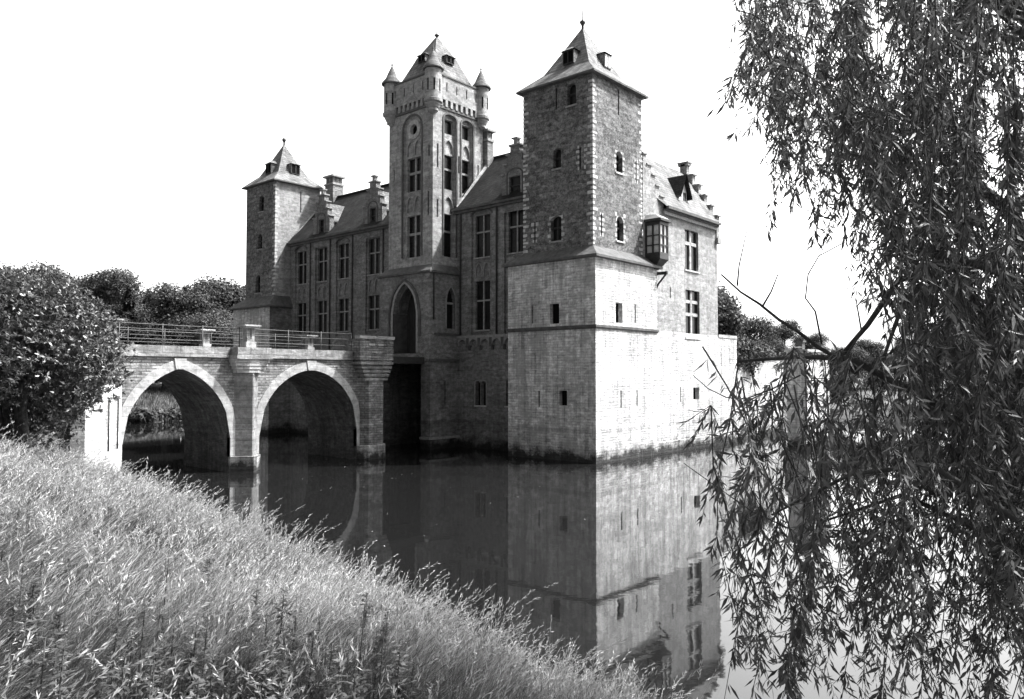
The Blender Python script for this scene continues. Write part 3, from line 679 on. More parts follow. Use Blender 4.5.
for (u0, u1, z0, z1) in rr:
    t_, d_ = (u0 + 0.1, u1 - 0.1, 19.75, 20.65), (u0 + 0.08, u1 - 0.08, 16.22, 18.4)
    ws = [t_, d_]; blr = [(u0 + 0.12, u1 - 0.12, 18.5, 19.4, 0.08)]
    if z0 < 12: ws.append((u0 + 0.08, u1 - 0.12, 11.95, 14.65)); blr.append((u0 + 0.12, u1 - 0.12, 14.75, 15.8, 0.08))
    wall(mb, GQ, u0, u1, z0, z1, ws + blr, 0.25, 'brick_gate', n=-0.16); rw += ws
    for (a, b, c, d, e) in blr:
        mb.poly([GQ(a, c, -0.24), GQ(b, c, -0.24), GQ(b, d, -0.24), GQ(a, d, -0.24)], 'brick_gate'); arch_fill(mb, GQ, a, b, d - 0.65, d, 'brick_gate', -0.162, -0.24, 'pointed'); arch_mould(mb, GQ, a + 0.03, b - 0.03, d - 0.65, d - 0.05, 0.06, 'trim', -0.2, -0.12, 'pointed', z0=c)
    arch_fill(mb, GQ, u0, u1, 20.65, 20.95, 'brick_gate', -0.002, -0.16); arch_mould(mb, GQ, u0, u1, 20.65, 20.95, 0.12, 'trim_dark', -0.03, 0.05, z0=z0 + 0.05)
mb.poly([(GX1, GY0, 10.9), (GX1, GY1, 10.9), (GX1, GY1, 21.6), (GX1, GY0, 21.6)], 'brick_gate'); mb.poly([(GX0, GY1, 10.9), (GX1, GY1, 10.9), (GX1, GY1, 21.6), (GX0, GY1, 21.6)], 'brick_gate')
# lower stage
door = (12.95, 15.15, 5.86, 10.25)
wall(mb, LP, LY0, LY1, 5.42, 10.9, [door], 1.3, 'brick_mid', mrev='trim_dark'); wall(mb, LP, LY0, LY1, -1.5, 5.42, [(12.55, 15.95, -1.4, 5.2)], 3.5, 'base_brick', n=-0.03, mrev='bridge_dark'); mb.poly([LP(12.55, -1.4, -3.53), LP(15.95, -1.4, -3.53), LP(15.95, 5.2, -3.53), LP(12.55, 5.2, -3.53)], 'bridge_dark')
arch_fill(mb, LP, door[0], door[1], 8.4, 10.25, 'brick_mid', -0.002, -1.29, 'pointed')
arch_mould(mb, LP, door[0] - 0.28, door[1] + 0.28, 8.4, 10.4, 0.13, 'trim_dark', -0.05, 0.09, 'pointed', z0=6.9); arch_mould(mb, LP, door[0], door[1], 8.4, 10.25, 0.16, 'trim', -0.05, 0.045, 'pointed', z0=5.9)
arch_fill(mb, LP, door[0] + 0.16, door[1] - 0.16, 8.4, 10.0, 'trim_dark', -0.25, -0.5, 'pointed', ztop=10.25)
aw = (0.78, 1.52, 7.4, 10.0); bs = hole_of(0.71, 2.67, 4.15, 0.15)
wall(mb, LQ, LX0, 1.4 + 2.0, 5.42, 10.9, [aw], 0.28, 'brick_mid'); wall(mb, LQ, LX0 + 0.03, 3.4, -1.5, 5.42, [bs], 0.3, 'base_brick', n=-0.03)
arch_fill(mb, LQ, aw[0], aw[1], 9.1, 10.0, 'brick_mid', -0.002, -0.28, 'pointed'); arch_mould(mb, LQ, aw[0], aw[1], 9.1, 10.0, 0.09, 'trim', -0.05, 0.03, 'pointed', z0=7.4)
mb.poly([(LX0, LY1, -1.5), (3.4, LY1, -1.5), (3.4, LY1, 10.9), (LX0, LY1, 10.9)], 'brick_mid')
for z0, z1, e in ((6.98, 7.1, 0.1), (5.36, 5.5, 0.09)):
    mb.box(LX0 + 0.35 if z0 > 6 else LX0 - e + 0.001, 1.86, LY0 - e, LY0 - 0.001, z0, z1, 'trim_dark')
mb.box(LX0 - 0.12, LX0 + 0.05, LY0 - 0.1, 12.5, 0.6, 0.75, 'trim'); mb.box(LX0 + 0.051, 1.86, LY0 - 0.1, LY0 + 0.02, 0.6, 0.75, 'trim')
mb.tube([(LX0 + 0.25, LY0 - 0.06, 10.75), (LX0 + 0.25, LY0 - 0.06, 7.9)], 0.05, 6, 'iron')
gate = mb.build('gate_tower', castle); gate['label'] = 'tall pale gate tower with corner turrets above the arched doorway'
ledge_ring(gate, LX0, 4.4, LY0, LY1, 10.9, GX0, GX1, GY0, GY1, 11.35, 0.16)
window(gate, GP, *w1, -0.4, 1, (17.35,), fw=0.15); window(gate, GP, *w2, -0.4, 1, (13.45,), fw=0.15)
window(gate, GP, *rose, -0.4, 0, (), bars=False, name='rose_window', glass='dark')
for (a, b, c, d) in rw:
    if c > 19: window(gate, GQ, a, b, c, d, -0.4, 0, (), bars=True, trim='wood')
    else: window(gate, GQ, a, b, c, d, -0.4, 0, (c + (d - c) * 0.6,), fw=0.12)
window(gate, LQ, *aw, -0.25, 0, (9.0,), fw=0.12)
slit(gate, face('Y', LY0 + 0.03), 0.71, 2.67, 4.15, 0, 0.15)
for u, z0, z1 in ((12.3, 18.1, 18.8), (15.6, 17.0, 17.8), (12.35, 14.4, 15.9)): slit(gate, face('X', GX0 + (-0.16)), u, z0, z1, 0, 0.14) if False else slit(gate, face('X', GX0 - 0.15), u, z0, z1, 0, 0.14)
for u, z0, z1 in ((0.2, 17.4, 18.9), (2.06, 17.4, 18.5), (3.85, 17.2, 18.3), (0.2, 14.3, 15.4)): slit(gate, face('Y', GY0 - 0.15), u, z0, z1, 0, 0.14)
mb = MB(); mb.poly([LP(12.95, 5.86, -1.2), LP(15.15, 5.86, -1.2), LP(15.15, 10.25, -1.2), LP(12.95, 10.25, -1.2)], 'wood')
for k in range(9): slab(mb, LP, 12.97 + k * 0.242, 12.97 + k * 0.242 + 0.222, 5.88, 10.2, -1.199, -1.17, 'wood')
mb.build('door', gate)
# parapet with corbel frieze
mb = MB(); e = 0.14; zc0, zc1, zp = 21.25, 21.75, 23.2
PF = face('X', GX0 - e); PR = face('Y', GY0 - e)
fs = [hole_of(12.75 + k * 0.86, 22.3, 22.85, 0.1) for k in range(4)]; rs = [hole_of(0.85 + k * 0.88, 22.3, 22.85, 0.1) for k in range(4)]
wall(mb, PF, GY0 - e, GY1 + e, zc1, zp, fs, 0.2, 'brick_gate'); wall(mb, PR, GX0 - e, GX1 + e, zc1, zp, rs, 0.2, 'brick_gate')
for P, hs_ in ((PF, fs), (PR, rs)):
    for (a, b, c, d) in hs_: mb.poly([P(a, c, -0.19), P(b, c, -0.19), P(b, d, -0.19), P(a, d, -0.19)], 'dark')
mb.poly([(GX1 + e, GY0 - e, zc1), (GX1 + e, GY1 + e, zc1), (GX1 + e, GY1 + e, zp), (GX1 + e, GY0 - e, zp)], 'brick_gate'); mb.poly([(GX0 - e, GY1 + e, zc1), (GX1 + e, GY1 + e, zc1), (GX1 + e, GY1 + e, zp), (GX0 - e, GY1 + e, zp)], 'brick_gate')
mb.poly([(GX0 - e, GY0 - e, zp - 0.02), (GX1 + e, GY0 - e, zp - 0.02), (GX1 + e, GY1 + e, zp - 0.02), (GX0 - e, GY1 + e, zp - 0.02)], 'lead')
mb.poly([(GX0 - e, GY0 - e, zc1), (GX1 + e, GY0 - e, zc1), (GX1 + e, GY1 + e, zc1), (GX0 - e, GY1 + e, zc1)], 'trim_dark')
for k in range(9):
    u = 12.35 + k * 0.42; slab(mb, GP, u, u + 0.2, zc0 + 0.08, zc1 - 0.002, 0.002, e - 0.004, 'trim')
    u = 0.3 + k * 0.45; slab(mb, GQ, u, u + 0.2, zc0 + 0.08, zc1 - 0.002, 0.002, e - 0.004, 'trim')
slab(mb, GP, GY0 - 0.07, GY1, zc0 - 0.06, zc0 + 0.078, 0.002, 0.09, 'trim_dark'); slab(mb, GQ, GX0, GX1, zc0 - 0.06, zc0 + 0.078, 0.002, 0.09, 'trim_dark')
slab(mb, PF, GY0 - e, GY1 + e, zp + 0.002, zp + 0.1, -0.25, 0.06, 'trim_dark'); slab(mb, PR, GX0 - e + 0.251, GX1 + e, zp + 0.002, zp + 0.1, -0.25, 0.06, 'trim_dark')
mb.build('parapet', gate)
for (x, y) in ((GX0 + 0.02, GY0 + 0.02), (GX0 + 0.02, GY1 - 0.22), (GX1 - 0.2, GY0 + 0.02), (GX1 - 0.2, GY1 - 0.22)):
    mb = MB(); r = 0.52
    mb.lathe((x, y), [(0.05, 20.62), (r * 0.5, 20.8), (r * 0.62, 20.83), (r * 0.62, 20.98), (r * 0.72, 21.02), (r * 0.84, 21.16), (r * 0.9, 21.2), (r * 0.9, 21.3), (r * 1.12, 21.36), (r * 1.14, 21.52), (r, 21.56)], 20, 'trim', False)
    mb.lathe((x, y), [(r, 21.55), (r, 23.45)], 20, 'brick_gate')
    for a in (190, 235, 280, 330, 20):
        ca, sa = math.cos(R(a)), math.sin(R(a)); cx, cy = x + (r + 0.004) * ca, y + (r + 0.004) * sa
        mb.poly([(cx - sa * 0.05, cy + ca * 0.05, 22.0), (cx + sa * 0.05, cy - ca * 0.05, 22.0), (cx + sa * 0.05, cy - ca * 0.05, 22.75), (cx - sa * 0.05, cy + ca * 0.05, 22.75)], 'dark')
    t = mb.build('turret', gate)
    mb = MB(); mb.lathe((x, y), [(r, 23.4), (r * 1.3, 23.42), (r * 1.3, 23.5), (r * 0.8, 23.82), (r * 0.5, 24.2), (0.06, 24.62), (0.03, 24.68), (0.07, 24.75), (0.02, 24.85), (0.012, 25.1)], 20, 'slate'); t2 = mb.build('turret_roof', gate)
mb = MB(); cx, cy = (GX0 + GX1) / 2, (GY0 + GY1) / 2
ring = [[(cx - a, cy - b, z), (cx + a, cy - b, z), (cx + a, cy + b, z), (cx - a, cy + b, z)] for a, b, z in ((1.95, 1.8, 23.15), (1.15, 1.05, 24.9), (0.98, 0.9, 25.3), (0.1, 0.08, 26.75))]
for A, B in zip(ring, ring[1:]):
    for k in range(4): mb.poly([A[k], A[(k + 1) % 4], B[(k + 1) % 4], B[k]], 'slate')
mb.poly(ring[-1], 'slate'); mb.build('roof', gate); finial(gate, cx, cy, 26.65, 0.7)
box_dormer(gate, face('X', cx), cy - 0.33, cy + 0.33, 24.75, 25.2, 0.3, 1.35, 'dark'); box_dormer(gate, face('Y', cy), cx - 0.35, cx + 0.35, 24.7, 25.15, 0.3, 1.3, 'dark')

# --- far corner tower
fx0, fx1, fy0, fy1 = 0.5, 4.65, 30.64, 34.9
FX = face('X', fx0); FY = face('Y', fy0)
mb = MB(); h1 = [(32.3, 33.0, 17.6, 18.9), (32.5, 33.1, 14.6, 15.8), (32.7, 33.4, 11.1, 12.5)]
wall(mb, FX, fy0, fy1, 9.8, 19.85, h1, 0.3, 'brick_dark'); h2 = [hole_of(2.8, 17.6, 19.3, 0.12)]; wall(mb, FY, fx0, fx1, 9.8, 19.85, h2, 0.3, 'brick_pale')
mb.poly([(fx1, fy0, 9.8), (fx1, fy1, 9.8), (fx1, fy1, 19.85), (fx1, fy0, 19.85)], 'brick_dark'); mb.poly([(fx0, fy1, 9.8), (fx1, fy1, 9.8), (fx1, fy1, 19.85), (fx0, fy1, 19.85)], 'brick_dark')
LFX = face('X', 0.05); lf = [(33.6, 34.2, 7.0, 8.0)]
wall(mb, LFX, 30.55, 36.0, -1.5, 9.95, lf, 0.3, 'wash'); mb.poly([(0.05, 30.55, -1.5), (5.2, 30.55, -1.5), (5.2, 30.55, 9.95), (0.05, 30.55, 9.95)], 'base_brick'); mb.poly([(0.05, 36, -1.5), (5.2, 36, -1.5), (5.2, 36, 9.95), (0.05, 36, 9.95)], 'wash')
for (a, b, c, d) in h1: arch_fill(mb, FX, a, b, d - 0.3, d, 'brick_dark', -0.002, -0.3); sill(mb, FX, a, b, c, 0)
far = mb.build('corner_tower', castle); far['label'] = 'square tower at the far end of the front, with a pale sunlit side'
for (a, b, c, d) in h1: window(far, FX, a, b, c, d, -0.27, 0, (c + (d - c) * 0.55,), trim='wood', fw=0.05)
window(far, LFX, *lf[0], -0.27, 0, (), bars=False, glass='dark'); slit(far, FY, 2.8, 17.6, 19.3, 0, 0.12)
ledge_ring(far, 0.05, 5.2, 30.55, 36.0, 9.95, fx0, fx1, fy0, fy1, 10.75, 0.3)
quoins(far, [(fx0, fy0, 1, 1)], 10.8, 19.6, step=0.4)
mb = MB(); pyramid_roof(mb, fx0, fx1, fy0, fy1, 19.85, 23.5, 'slate'); mb.build('roof', far); finial(far, (fx0 + fx1) / 2, (fy0 + fy1) / 2, 23.35, 1.3)
box_dormer(far, FX, 32.3, 33.1, 20.8, 21.6, -1.8, -0.6, 'dark'); box_dormer(far, FY, 2.3, 3.1, 20.8, 21.6, -1.8, -0.6, 'dark')

# --- right wing behind the corner tower
RY = 0.42; RP = face('Y', RY); RX0, RX1 = 5.35, 14.7
ul = (10.3, 12.05, 11.05, 13.57); ll = (10.32, 12.15, 6.84, 9.81)
mb = MB(); hb = [hole_of(9.6, 2.88, 3.79, 0.13), (11.2, 12.0, 2.98, 3.73)]
wall(mb, RP, RX0, RX1, 7.1, 14.4, [ul, ll, hole_of(8.45, 9.13, 9.8, 0.12)], 0.22, 'brick_pale'); wall(mb, RP, 6.0, 17.5, -1.5, 7.1, hb, 0.3, 'wash', n=0.01)
mb.box(6.2, 17.55, RY - 0.22, RY - 0.012, -1.5, 0.62, 'wash'); mb.poly([(RX1, RY, 7), (RX1, 8, 7), (RX1, 8, 14.4), (RX1, RY, 14.4)], 'brick_pale')
mb.box(14.72, 17.52, RY - 0.05, RY + 3, 7.0, 7.2, 'stone'); mb.poly([(17.5, RY, -1.5), (17.5, 6, -1.5), (17.5, 6, 7.1), (17.5, RY, 7.1)], 'wash')
sill(mb, RP, *ul[:3], 0, 'quoin'); sill(mb, RP, *ll[:3], 0, 'quoin')
right = mb.build('wing', castle); right['label'] = 'pale sunlit side wing with an oriel and a stepped gable right of the corner tower'
window(right, RP, *ul, -0.2, 1, (12.75,), fw=0.2, trim='stone'); window(right, RP, *ll, -0.2, 1, (8.3, 9.1), fw=0.2, trim='stone')
window(right, RP, *hb[1], -0.27, 0, (), bars=False, glass='dark'); slit(right, RP, 9.6, 2.88, 3.79, 0, 0.13); slit(right, RP, 8.45, 9.13, 9.8, 0, 0.12)
mb = MB(); re_, rr_ = 2.75, 18.3
mb.poly([(7.6, RY - 0.3, 14.5), (14.6, RY - 0.3, 14.5), (14.6, re_, rr_), (4.6, re_, rr_), (4.6, 1.4, 16.3)], 'slate'); mb.poly([(4.6, 2 * re_ - RY, 14.5), (14.6, 2 * re_ - RY, 14.5), (14.6, re_, rr_), (4.6, re_, rr_)], 'slate')
mb.box(7.6, 14.5, RY - 0.42, RY - 0.26, 14.36, 14.52, 'trim_dark'); mb.box(7.6, 14.5, RY - 0.26, RY - 0.003, 14.25, 14.36, 'trim_dark'); mb.box(7.6, 14.5, RY - 0.16, RY - 0.003, 14.05, 14.248, 'trim')
mb.build('roof', right)
mb = MB(); y = RY - 0.12; zz = 14.1  # stepped end gable, in a plane across the ridge
for k in range(6):
    y1 = RY + (k + 0) * 0.43 - 0.08; zt = 15.0 + k * 0.76
    mb.box(14.5, 14.9, y1, 2 * re_ - y1, zt - 0.76 if k else 13.6, zt, 'brick_pale')
    a = y1 - 0.12; b = y1 + 0.43
    mb.box(14.42, 14.98, a, b - 0.02, zt + 0.001, zt + 0.1, 'trim'); mb.box(14.42, 14.98, 2 * re_ - b + 0.02, 2 * re_ - a, zt + 0.001, zt + 0.1, 'trim')
mb.box(14.45, 14.95, re_ - 0.28, re_ + 0.28, 18.81, 18.95, 'brick_pale'); mb.box(14.4, 15.0, re_ - 0.42, re_ + 0.42, 18.951, 19.05, 'trim')
mb.box(14.45, 14.95, RY - 0.2, RY + 0.3, 13.2, 13.58, 'trim'); mb.build('gable', right)
stepped_gable(right, RP, 5.4, 14.4, [(2.3, 15.05), (1.8, 15.6), (1.35, 16.15), (0.9, 16.65), (0.35, 17.2)], None, 0.4, 'brick_pale', fin=False, half='right')
# roof dormer with a pointed little roof
mb = MB(); DP = face('Y', RY + 0.4); u0, u1 = 10.35, 11.3
mb.poly([DP(u0, 14.8, 0), DP(u1, 14.8, 0), DP(u1, 16.05, 0), DP((u0 + u1) / 2, 17.0, 0), DP(u0, 16.05, 0)], 'white')
slab(mb, DP, u0 + 0.5, u1 - 0.12, 15.1, 16.0, 0.005, 0.03, 'glass')
for u in (u0, u1): mb.poly([DP(u, 14.6, 0), DP(u, 14.6, -1.6), DP(u, 16.05, -1.6), DP(u, 16.05, 0)], 'tile')
gable_roof(mb, DP, (u0 + u1) / 2, 0.55, 16.0, 17.1, 0.3, -2.0, 'tile'); mb.build('dormer', right)
chimney(right, 4.72, 11.95, 17.0, 20.75, 0.27, 0.3)
# oriel
mb = MB(); ox0, ox1, oy0, oz0, oz1 = 5.58, 6.55, -0.55, 11.35, 13.15
OX = face('X', ox0); OY = face('Y', oy0)
mb.box(ox0, ox1, oy0, RY - 0.002, oz0 - 0.25, oz0 + 0.12, 'wood'); mb.box(ox0, ox1, oy0, RY - 0.002, oz1 - 0.1, oz1 + 0.1, 'wood')
mb.box(ox0 - 0.14, ox1 + 0.14, oy0 - 0.14, RY - 0.002, oz1 + 0.101, oz1 + 0.24, 'wood'); mb.hexa([(ox0 - 0.1, oy0 - 0.1, oz1 + 0.241), (ox1 + 0.1, oy0 - 0.1, oz1 + 0.241), (ox1 + 0.1, RY - 0.002, oz1 + 0.241), (ox0 - 0.1, RY - 0.002, oz1 + 0.241), (ox0 + 0.1, oy0 + 0.3, oz1 + 0.5), (ox1 - 0.1, oy0 + 0.3, oz1 + 0.5), (ox1 - 0.1, RY - 0.002, oz1 + 0.55), (ox0 + 0.1, RY - 0.002, oz1 + 0.55)], 'lead')
mb.hexa([(ox0 + 0.25, oy0 + 0.5, oz0 - 0.8), (ox1 - 0.25, oy0 + 0.5, oz0 - 0.8), (ox1 - 0.25, RY - 0.002, oz0 - 0.8), (ox0 + 0.25, RY - 0.002, oz0 - 0.8), (ox0, oy0, oz0 - 0.252), (ox1, oy0, oz0 - 0.252), (ox1, RY - 0.002, oz0 - 0.252), (ox0, RY - 0.002, oz0 - 0.252)], 'wood')
for P, a, b, nm in ((OX, oy0, RY - 0.005, 2), (OY, ox0, ox1, 2)):
    mb.poly([P(a, oz0 + 0.12, -0.08), P(b, oz0 + 0.12, -0.08), P(b, oz1 - 0.1, -0.08), P(a, oz1 - 0.1, -0.08)], 'curtain')
    for k in range(nm + 1):
        u = a + (b - a) * k / nm; u = min(max(u, a + 0.05), b - 0.05); slab(mb, P, u - 0.045, u + 0.045, oz0 + 0.12, oz1 - 0.1, -0.07, -0.003, 'wood')
    for z in (11.9, 12.45): slab(mb, P, a + 0.05, b - 0.05, z - 0.03, z + 0.03, -0.07, -0.008, 'wood')
mb.poly([(ox1, oy0, oz0), (ox1, RY, oz0), (ox1, RY, oz1), (ox1, oy0, oz1)], 'wood'); mb.build('oriel', right)
mb = MB(); bx = 6.42
mb.box(bx - 0.07, bx + 0.07, RY - 0.14, RY - 0.002, 9.1, 10.45, 'wood'); mb.box(bx - 0.07, bx + 0.07, RY - 0.95, RY - 0.14, 10.28, 10.449, 'wood')
mb.tube([(bx, RY - 0.12, 9.3), (bx, RY - 0.35, 9.75), (bx, RY - 0.85, 10.28)], 0.07, 4, 'wood', False); mb.build('bracket', right)

# ------------------------------------------------------------------ bridge
bridge = empty('bridge', (-12.0, 13.5, 0), 'two-arched stone bridge with iron railings crossing the moat to the castle gate', 'bridge')
BY0, BY1 = 10.9, 15.35
def bridge_arch(c, hw, zt, n=22):
    pts = []
    for x, z in arch_pts(c - hw, c + hw, 1.6, zt, 'pointed', n):
        # soften the point
        pts.append((x, z))
    return pts
A1 = bridge_arch(-16.4, 2.42, 4.8); A2 = bridge_arch(-9.6, 2.9, 4.78)
mb = MB()
zt = 5.32
for y in (BY0, BY1):
    s_ = lambda x, z: (x, y, z)
    def strip(A):
        for (a, za), (b, zb) in zip(A, A[1:]): mb.poly([s_(a, za), s_(b, zb), s_(b, zt), s_(a, zt)], 'bridge')
    strip(A1); strip(A2)
    mb.poly([s_(-20.6, -1.5), s_(A1[0][0], -1.5), s_(A1[0][0], zt), s_(-20.6, zt)], 'bridge'); mb.poly([s_(A1[-1][0], -1.5), s_(A2[0][0], -1.5), s_(A2[0][0], zt), s_(A1[-1][0], zt)], 'bridge'); mb.poly([s_(A2[-1][0], -1.5), s_(-5.05, -1.5), s_(-5.05, zt), s_(A2[-1][0], zt)], 'bridge')
for A in (A1, A2):
    full = [(A[0][0], -1.5)] + A + [(A[-1][0], -1.5)]
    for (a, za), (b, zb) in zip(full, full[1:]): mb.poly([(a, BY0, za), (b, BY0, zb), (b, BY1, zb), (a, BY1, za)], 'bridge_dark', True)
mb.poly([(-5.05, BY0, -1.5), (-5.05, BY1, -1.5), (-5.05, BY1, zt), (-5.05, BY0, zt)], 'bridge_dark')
mb.poly([(-20.6, BY0, zt), (-5.05, BY0, zt), (-5.05, BY1, zt), (-20.6, BY1, zt)], 'stone')
mb.build('masonry', bridge)
for A, c in ((A1, -16.4), (A2, -9.6)):
    mb = MB(); hw = (A[-1][0] - A[0][0]) / 2; zt_ = max(z for _, z in A)
    P = face('Y', BY0); B = arch_pts(c - hw - 0.38, c + hw + 0.38, 1.6, zt_ + 0.44, 'pointed', 22)
    AA = [(A[0][0], 0.7)] + A + [(A[-1][0], 0.7)]; BB = [(B[0][0], 0.7)] + B + [(B[-1][0], 0.7)]
    AA = [(x, z - 0.0) for x, z in AA]
    for i in range(len(AA) - 1):
        a, b, c2, d = AA[i], AA[i + 1], BB[i + 1], BB[i]; n1 = 0.05 + 0.008 * (i % 2)
        mb.poly([P(*a, n1), P(*b, n1), P(*c2, n1), P(*d, n1)], 'stone'); mb.poly([P(*d, 0), P(*d, n1), P(*c2, n1), P(*c2, 0)], 'stone'); mb.poly([P(*a, -0.25), P(*b, -0.25), P(*b, n1), P(*a, n1)], 'stone')
    k = len(A) // 2; x, z = A[k]; mb.prism([(x - 0.2, z - 0.03), (x + 0.2, z - 0.03), (x + 0.28, z + 0.46), (x - 0.28, z + 0.46)], BY0 - 0.1, BY0 + 0.05, 'stone', lambda a, b, h: (a, h, b))
    mb.build('arch_ring', bridge)
mb = MB()
mb.box(-20.6, -7.05, BY0 - 0.14, BY0 + 0.3, 5.322, 5.45, 'coping'); mb.box(-20.6, -7.05, BY0 - 0.1, BY0 + 0.32, 5.451, 5.8, 'coping'); mb.box(-20.6, -5.1, BY1 - 0.32, BY1 + 0.1, 5.322, 5.85, 'coping')
mb.box(-20.6, -5.1, BY0 + 0.33, BY1 - 0.33, 5.322, 5.42, 'ground'); mb.build('parapet', bridge)
def cutwater(cx, half, proj, z0, z1, m='bridge'):
    mb = MB(); pl = [(cx - half, BY0 + 0.05), (cx - 0.02, BY0 - proj), (cx + 0.04, BY0 - proj), (cx + half, BY0 + 0.05)]
    mb.prism(pl, z0, z1, m, lambda a, b, h: (a, b, h))
    e = 0.13; pl2 = [(cx - half - e * 1.2, BY0 + 0.05), (cx - 0.03, BY0 - proj - e * 1.3), (cx + 0.05, BY0 - proj - e * 1.3), (cx + half + e * 1.2, BY0 + 0.05)]
    mb.prism(pl2, z0, 0.72, 'wash', lambda a, b, h: (a, b, h))
    for k, (zz, ex) in enumerate(((4.62, 0.03), (4.78, 0.1), (4.94, 0.17), (5.1, 0.22))):
        q = [(cx - half - ex, BY0 + 0.05), (cx - half - ex, BY0 - proj * 0.55 - ex), (cx - half * 0.35, BY0 - proj - ex * 0.5), (cx + half * 0.35, BY0 - proj - ex * 0.5), (cx + half + ex, BY0 - proj * 0.55 - ex), (cx + half + ex, BY0 + 0.05)]
        mb.prism(q, zz, zz + 0.155, 'stone', lambda a, b, h: (a, b, h))
    mb.box(cx - half - 0.26, cx + half + 0.26, BY0 - proj - 0.18, BY0 + 0.0, 5.26, 5.45, 'coping')
    mb.box(cx - half - 0.2, cx + half + 0.2, BY0 - proj - 0.12, BY0 - 0.101, 5.451, 5.8, 'coping')
    return mb.build('pier', bridge)
cutwater(-13.18, 0.66, 0.62, -1.5, 4.62, 'coping')
# end bastion by the gate
mb = MB(); x0, x1, y0 = -6.5, -5.12, 10.34
mb.prism([(x0 - 0.05, BY0 + 0.02), (x0 + 0.18, y0), (x1 - 0.25, y0), (x1, y0 + 0.25), (x1, BY0 + 0.02)], -1.5, 4.22, 'bridge', lambda a, b, h: (a, b, h))
mb.prism([(x0 - 0.18, BY0 + 0.02), (x0 + 0.08, y0 - 0.13), (x1 - 0.2, y0 - 0.13), (x1 + 0.12, y0 + 0.2), (x1 + 0.12, BY0 + 0.02)], -1.5, 0.75, 'wash', lambda a, b, h: (a, b, h))
for k in range(5):
    e = 0.08 + 0.09 * k; z = 4.22 + k * 0.215
    mb.box(x0 - e * 1.1, x1 + e * 0.8, y0 - e * 0.35, BY0 + 0.1, z + 0.001, z + 0.14, 'coping'); mb.box(x0 - e * 1.1 + 0.08, x1 + e * 0.8 - 0.06, y0 - e * 0.35 + 0.07, BY0 + 0.1, z + 0.141, z + 0.215, 'bridge')
bx0, bx1 = -7.0, -4.74; by = y0 - 0.12
mb.box(bx0, bx1, by, by + 0.35, 5.302, 6.45, 'bridge'); mb.box(bx0, bx0 + 0.3, by + 0.351, BY0 + 0.35, 5.302, 6.45, 'bridge'); mb.box(bx1 - 0.3, bx1, by + 0.351, BY0 + 1.0, 5.302, 6.45, 'bridge')
for a, b in ((bx0 - 0.06, bx0 + 1.0), (bx1 - 1.1, bx1 + 0.06)): mb.box(a, b, by - 0.06, by + 0.41, 6.452, 6.62, 'stone')
mb.box(bx0 + 1.0, bx1 - 1.1, by - 0.04, by + 0.39, 6.452, 6.56, 'stone')
for a in (bx0 + 0.75, bx1 - 0.9): mb.box(a - 0.2, a + 0.2, by - 0.05, by - 0.001, 6.1, 6.2, 'stone')
mb.build('bastion', bridge)
mb = MB(); mb.box(-5.0, -0.62, 12.3, 15.8, 5.3, 5.5, 'wood'); mb.box(-5.0, -0.62, 12.2, 12.299, 5.2, 5.6, 'wood')
mb.build('drawbridge_deck', bridge)
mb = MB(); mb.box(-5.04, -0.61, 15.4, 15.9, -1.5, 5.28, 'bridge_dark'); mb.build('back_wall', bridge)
# splayed wing wall that holds the bank beside the bridge
mb = MB(); d = Vector((-0.62, -0.785, 0)); nrm = Vector((0.785, -0.62, 0)); a = Vector((-18.86, BY0 - 0.04, 0))
p0, p1 = a, a + d * 4.2
mb.hexa([tuple(p0 - Vector((0, 0, 1.5))), tuple(p1 - Vector((0, 0, 1.5))), tuple(p1 - nrm * 0.5 - Vector((0, 0, 1.5))), tuple(p0 - nrm * 0.5 - Vector((0, 0, 1.5))), tuple(p0 + Vector((0, 0, 4.1))), tuple(p1 + Vector((0, 0, 4.05))), tuple(p1 - nrm * 0.5 + Vector((0, 0, 4.05))), tuple(p0 - nrm * 0.5 + Vector((0, 0, 4.1)))], 'wash')
mb.build('wing_wall', bridge)
mb = MB()
for t_ in (0.62, 1.75):
    q = a + d * t_ + nrm * 0.05; mb.tube([(q.x, q.y, 3.6), (q.x, q.y, 1.5)], 0.032, 6, 'iron')
mb.build('drain_pipe', bridge)
# stone posts and iron railings on both edges
def stone_post(x, y, zb, h, wdt):
    mb = MB(); w_ = wdt
    mb.box(x - w_ * 0.55, x + w_ * 0.55, y - w_ * 0.55, y + w_ * 0.55, zb + 0.002, zb + h * 0.26, 'stone')
    mb.box(x - w_ * 0.42, x + w_ * 0.42, y - w_ * 0.42, y + w_ * 0.42, zb + h * 0.262, zb + h * 0.86, 'coping')
    mb.box(x - w_ * 0.12, x + w_ * 0.12, y - w_ * 0.426, y - w_ * 0.3, zb + h * 0.38, zb + h * 0.8, 'trim_dark')
    mb.box(x - w_ * 0.75, x + w_ * 0.75, y - w_ * 0.75, y + w_ * 0.75, zb + h * 0.862, zb + h * 0.93, 'stone'); mb.box(x - w_ * 0.9, x + w_ * 0.9, y - w_ * 0.9, y + w_ * 0.9, zb + h * 0.932, zb + h, 'stone')
    return mb.build('stone_post', bridge)
stone_post(-13.15, BY0 - 0.12, 5.8, 1.08, 0.46); stone_post(-19.3, BY0 + 0.1, 5.8, 1.05, 0.42)
stone_post(-13.03, BY1 - 0.12, 5.85, 1.0, 0.42); stone_post(-6.79, BY1 - 0.12, 5.85, 0.95, 0.42); stone_post(-19.0, BY1 - 0.12, 5.85, 1.0, 0.42)
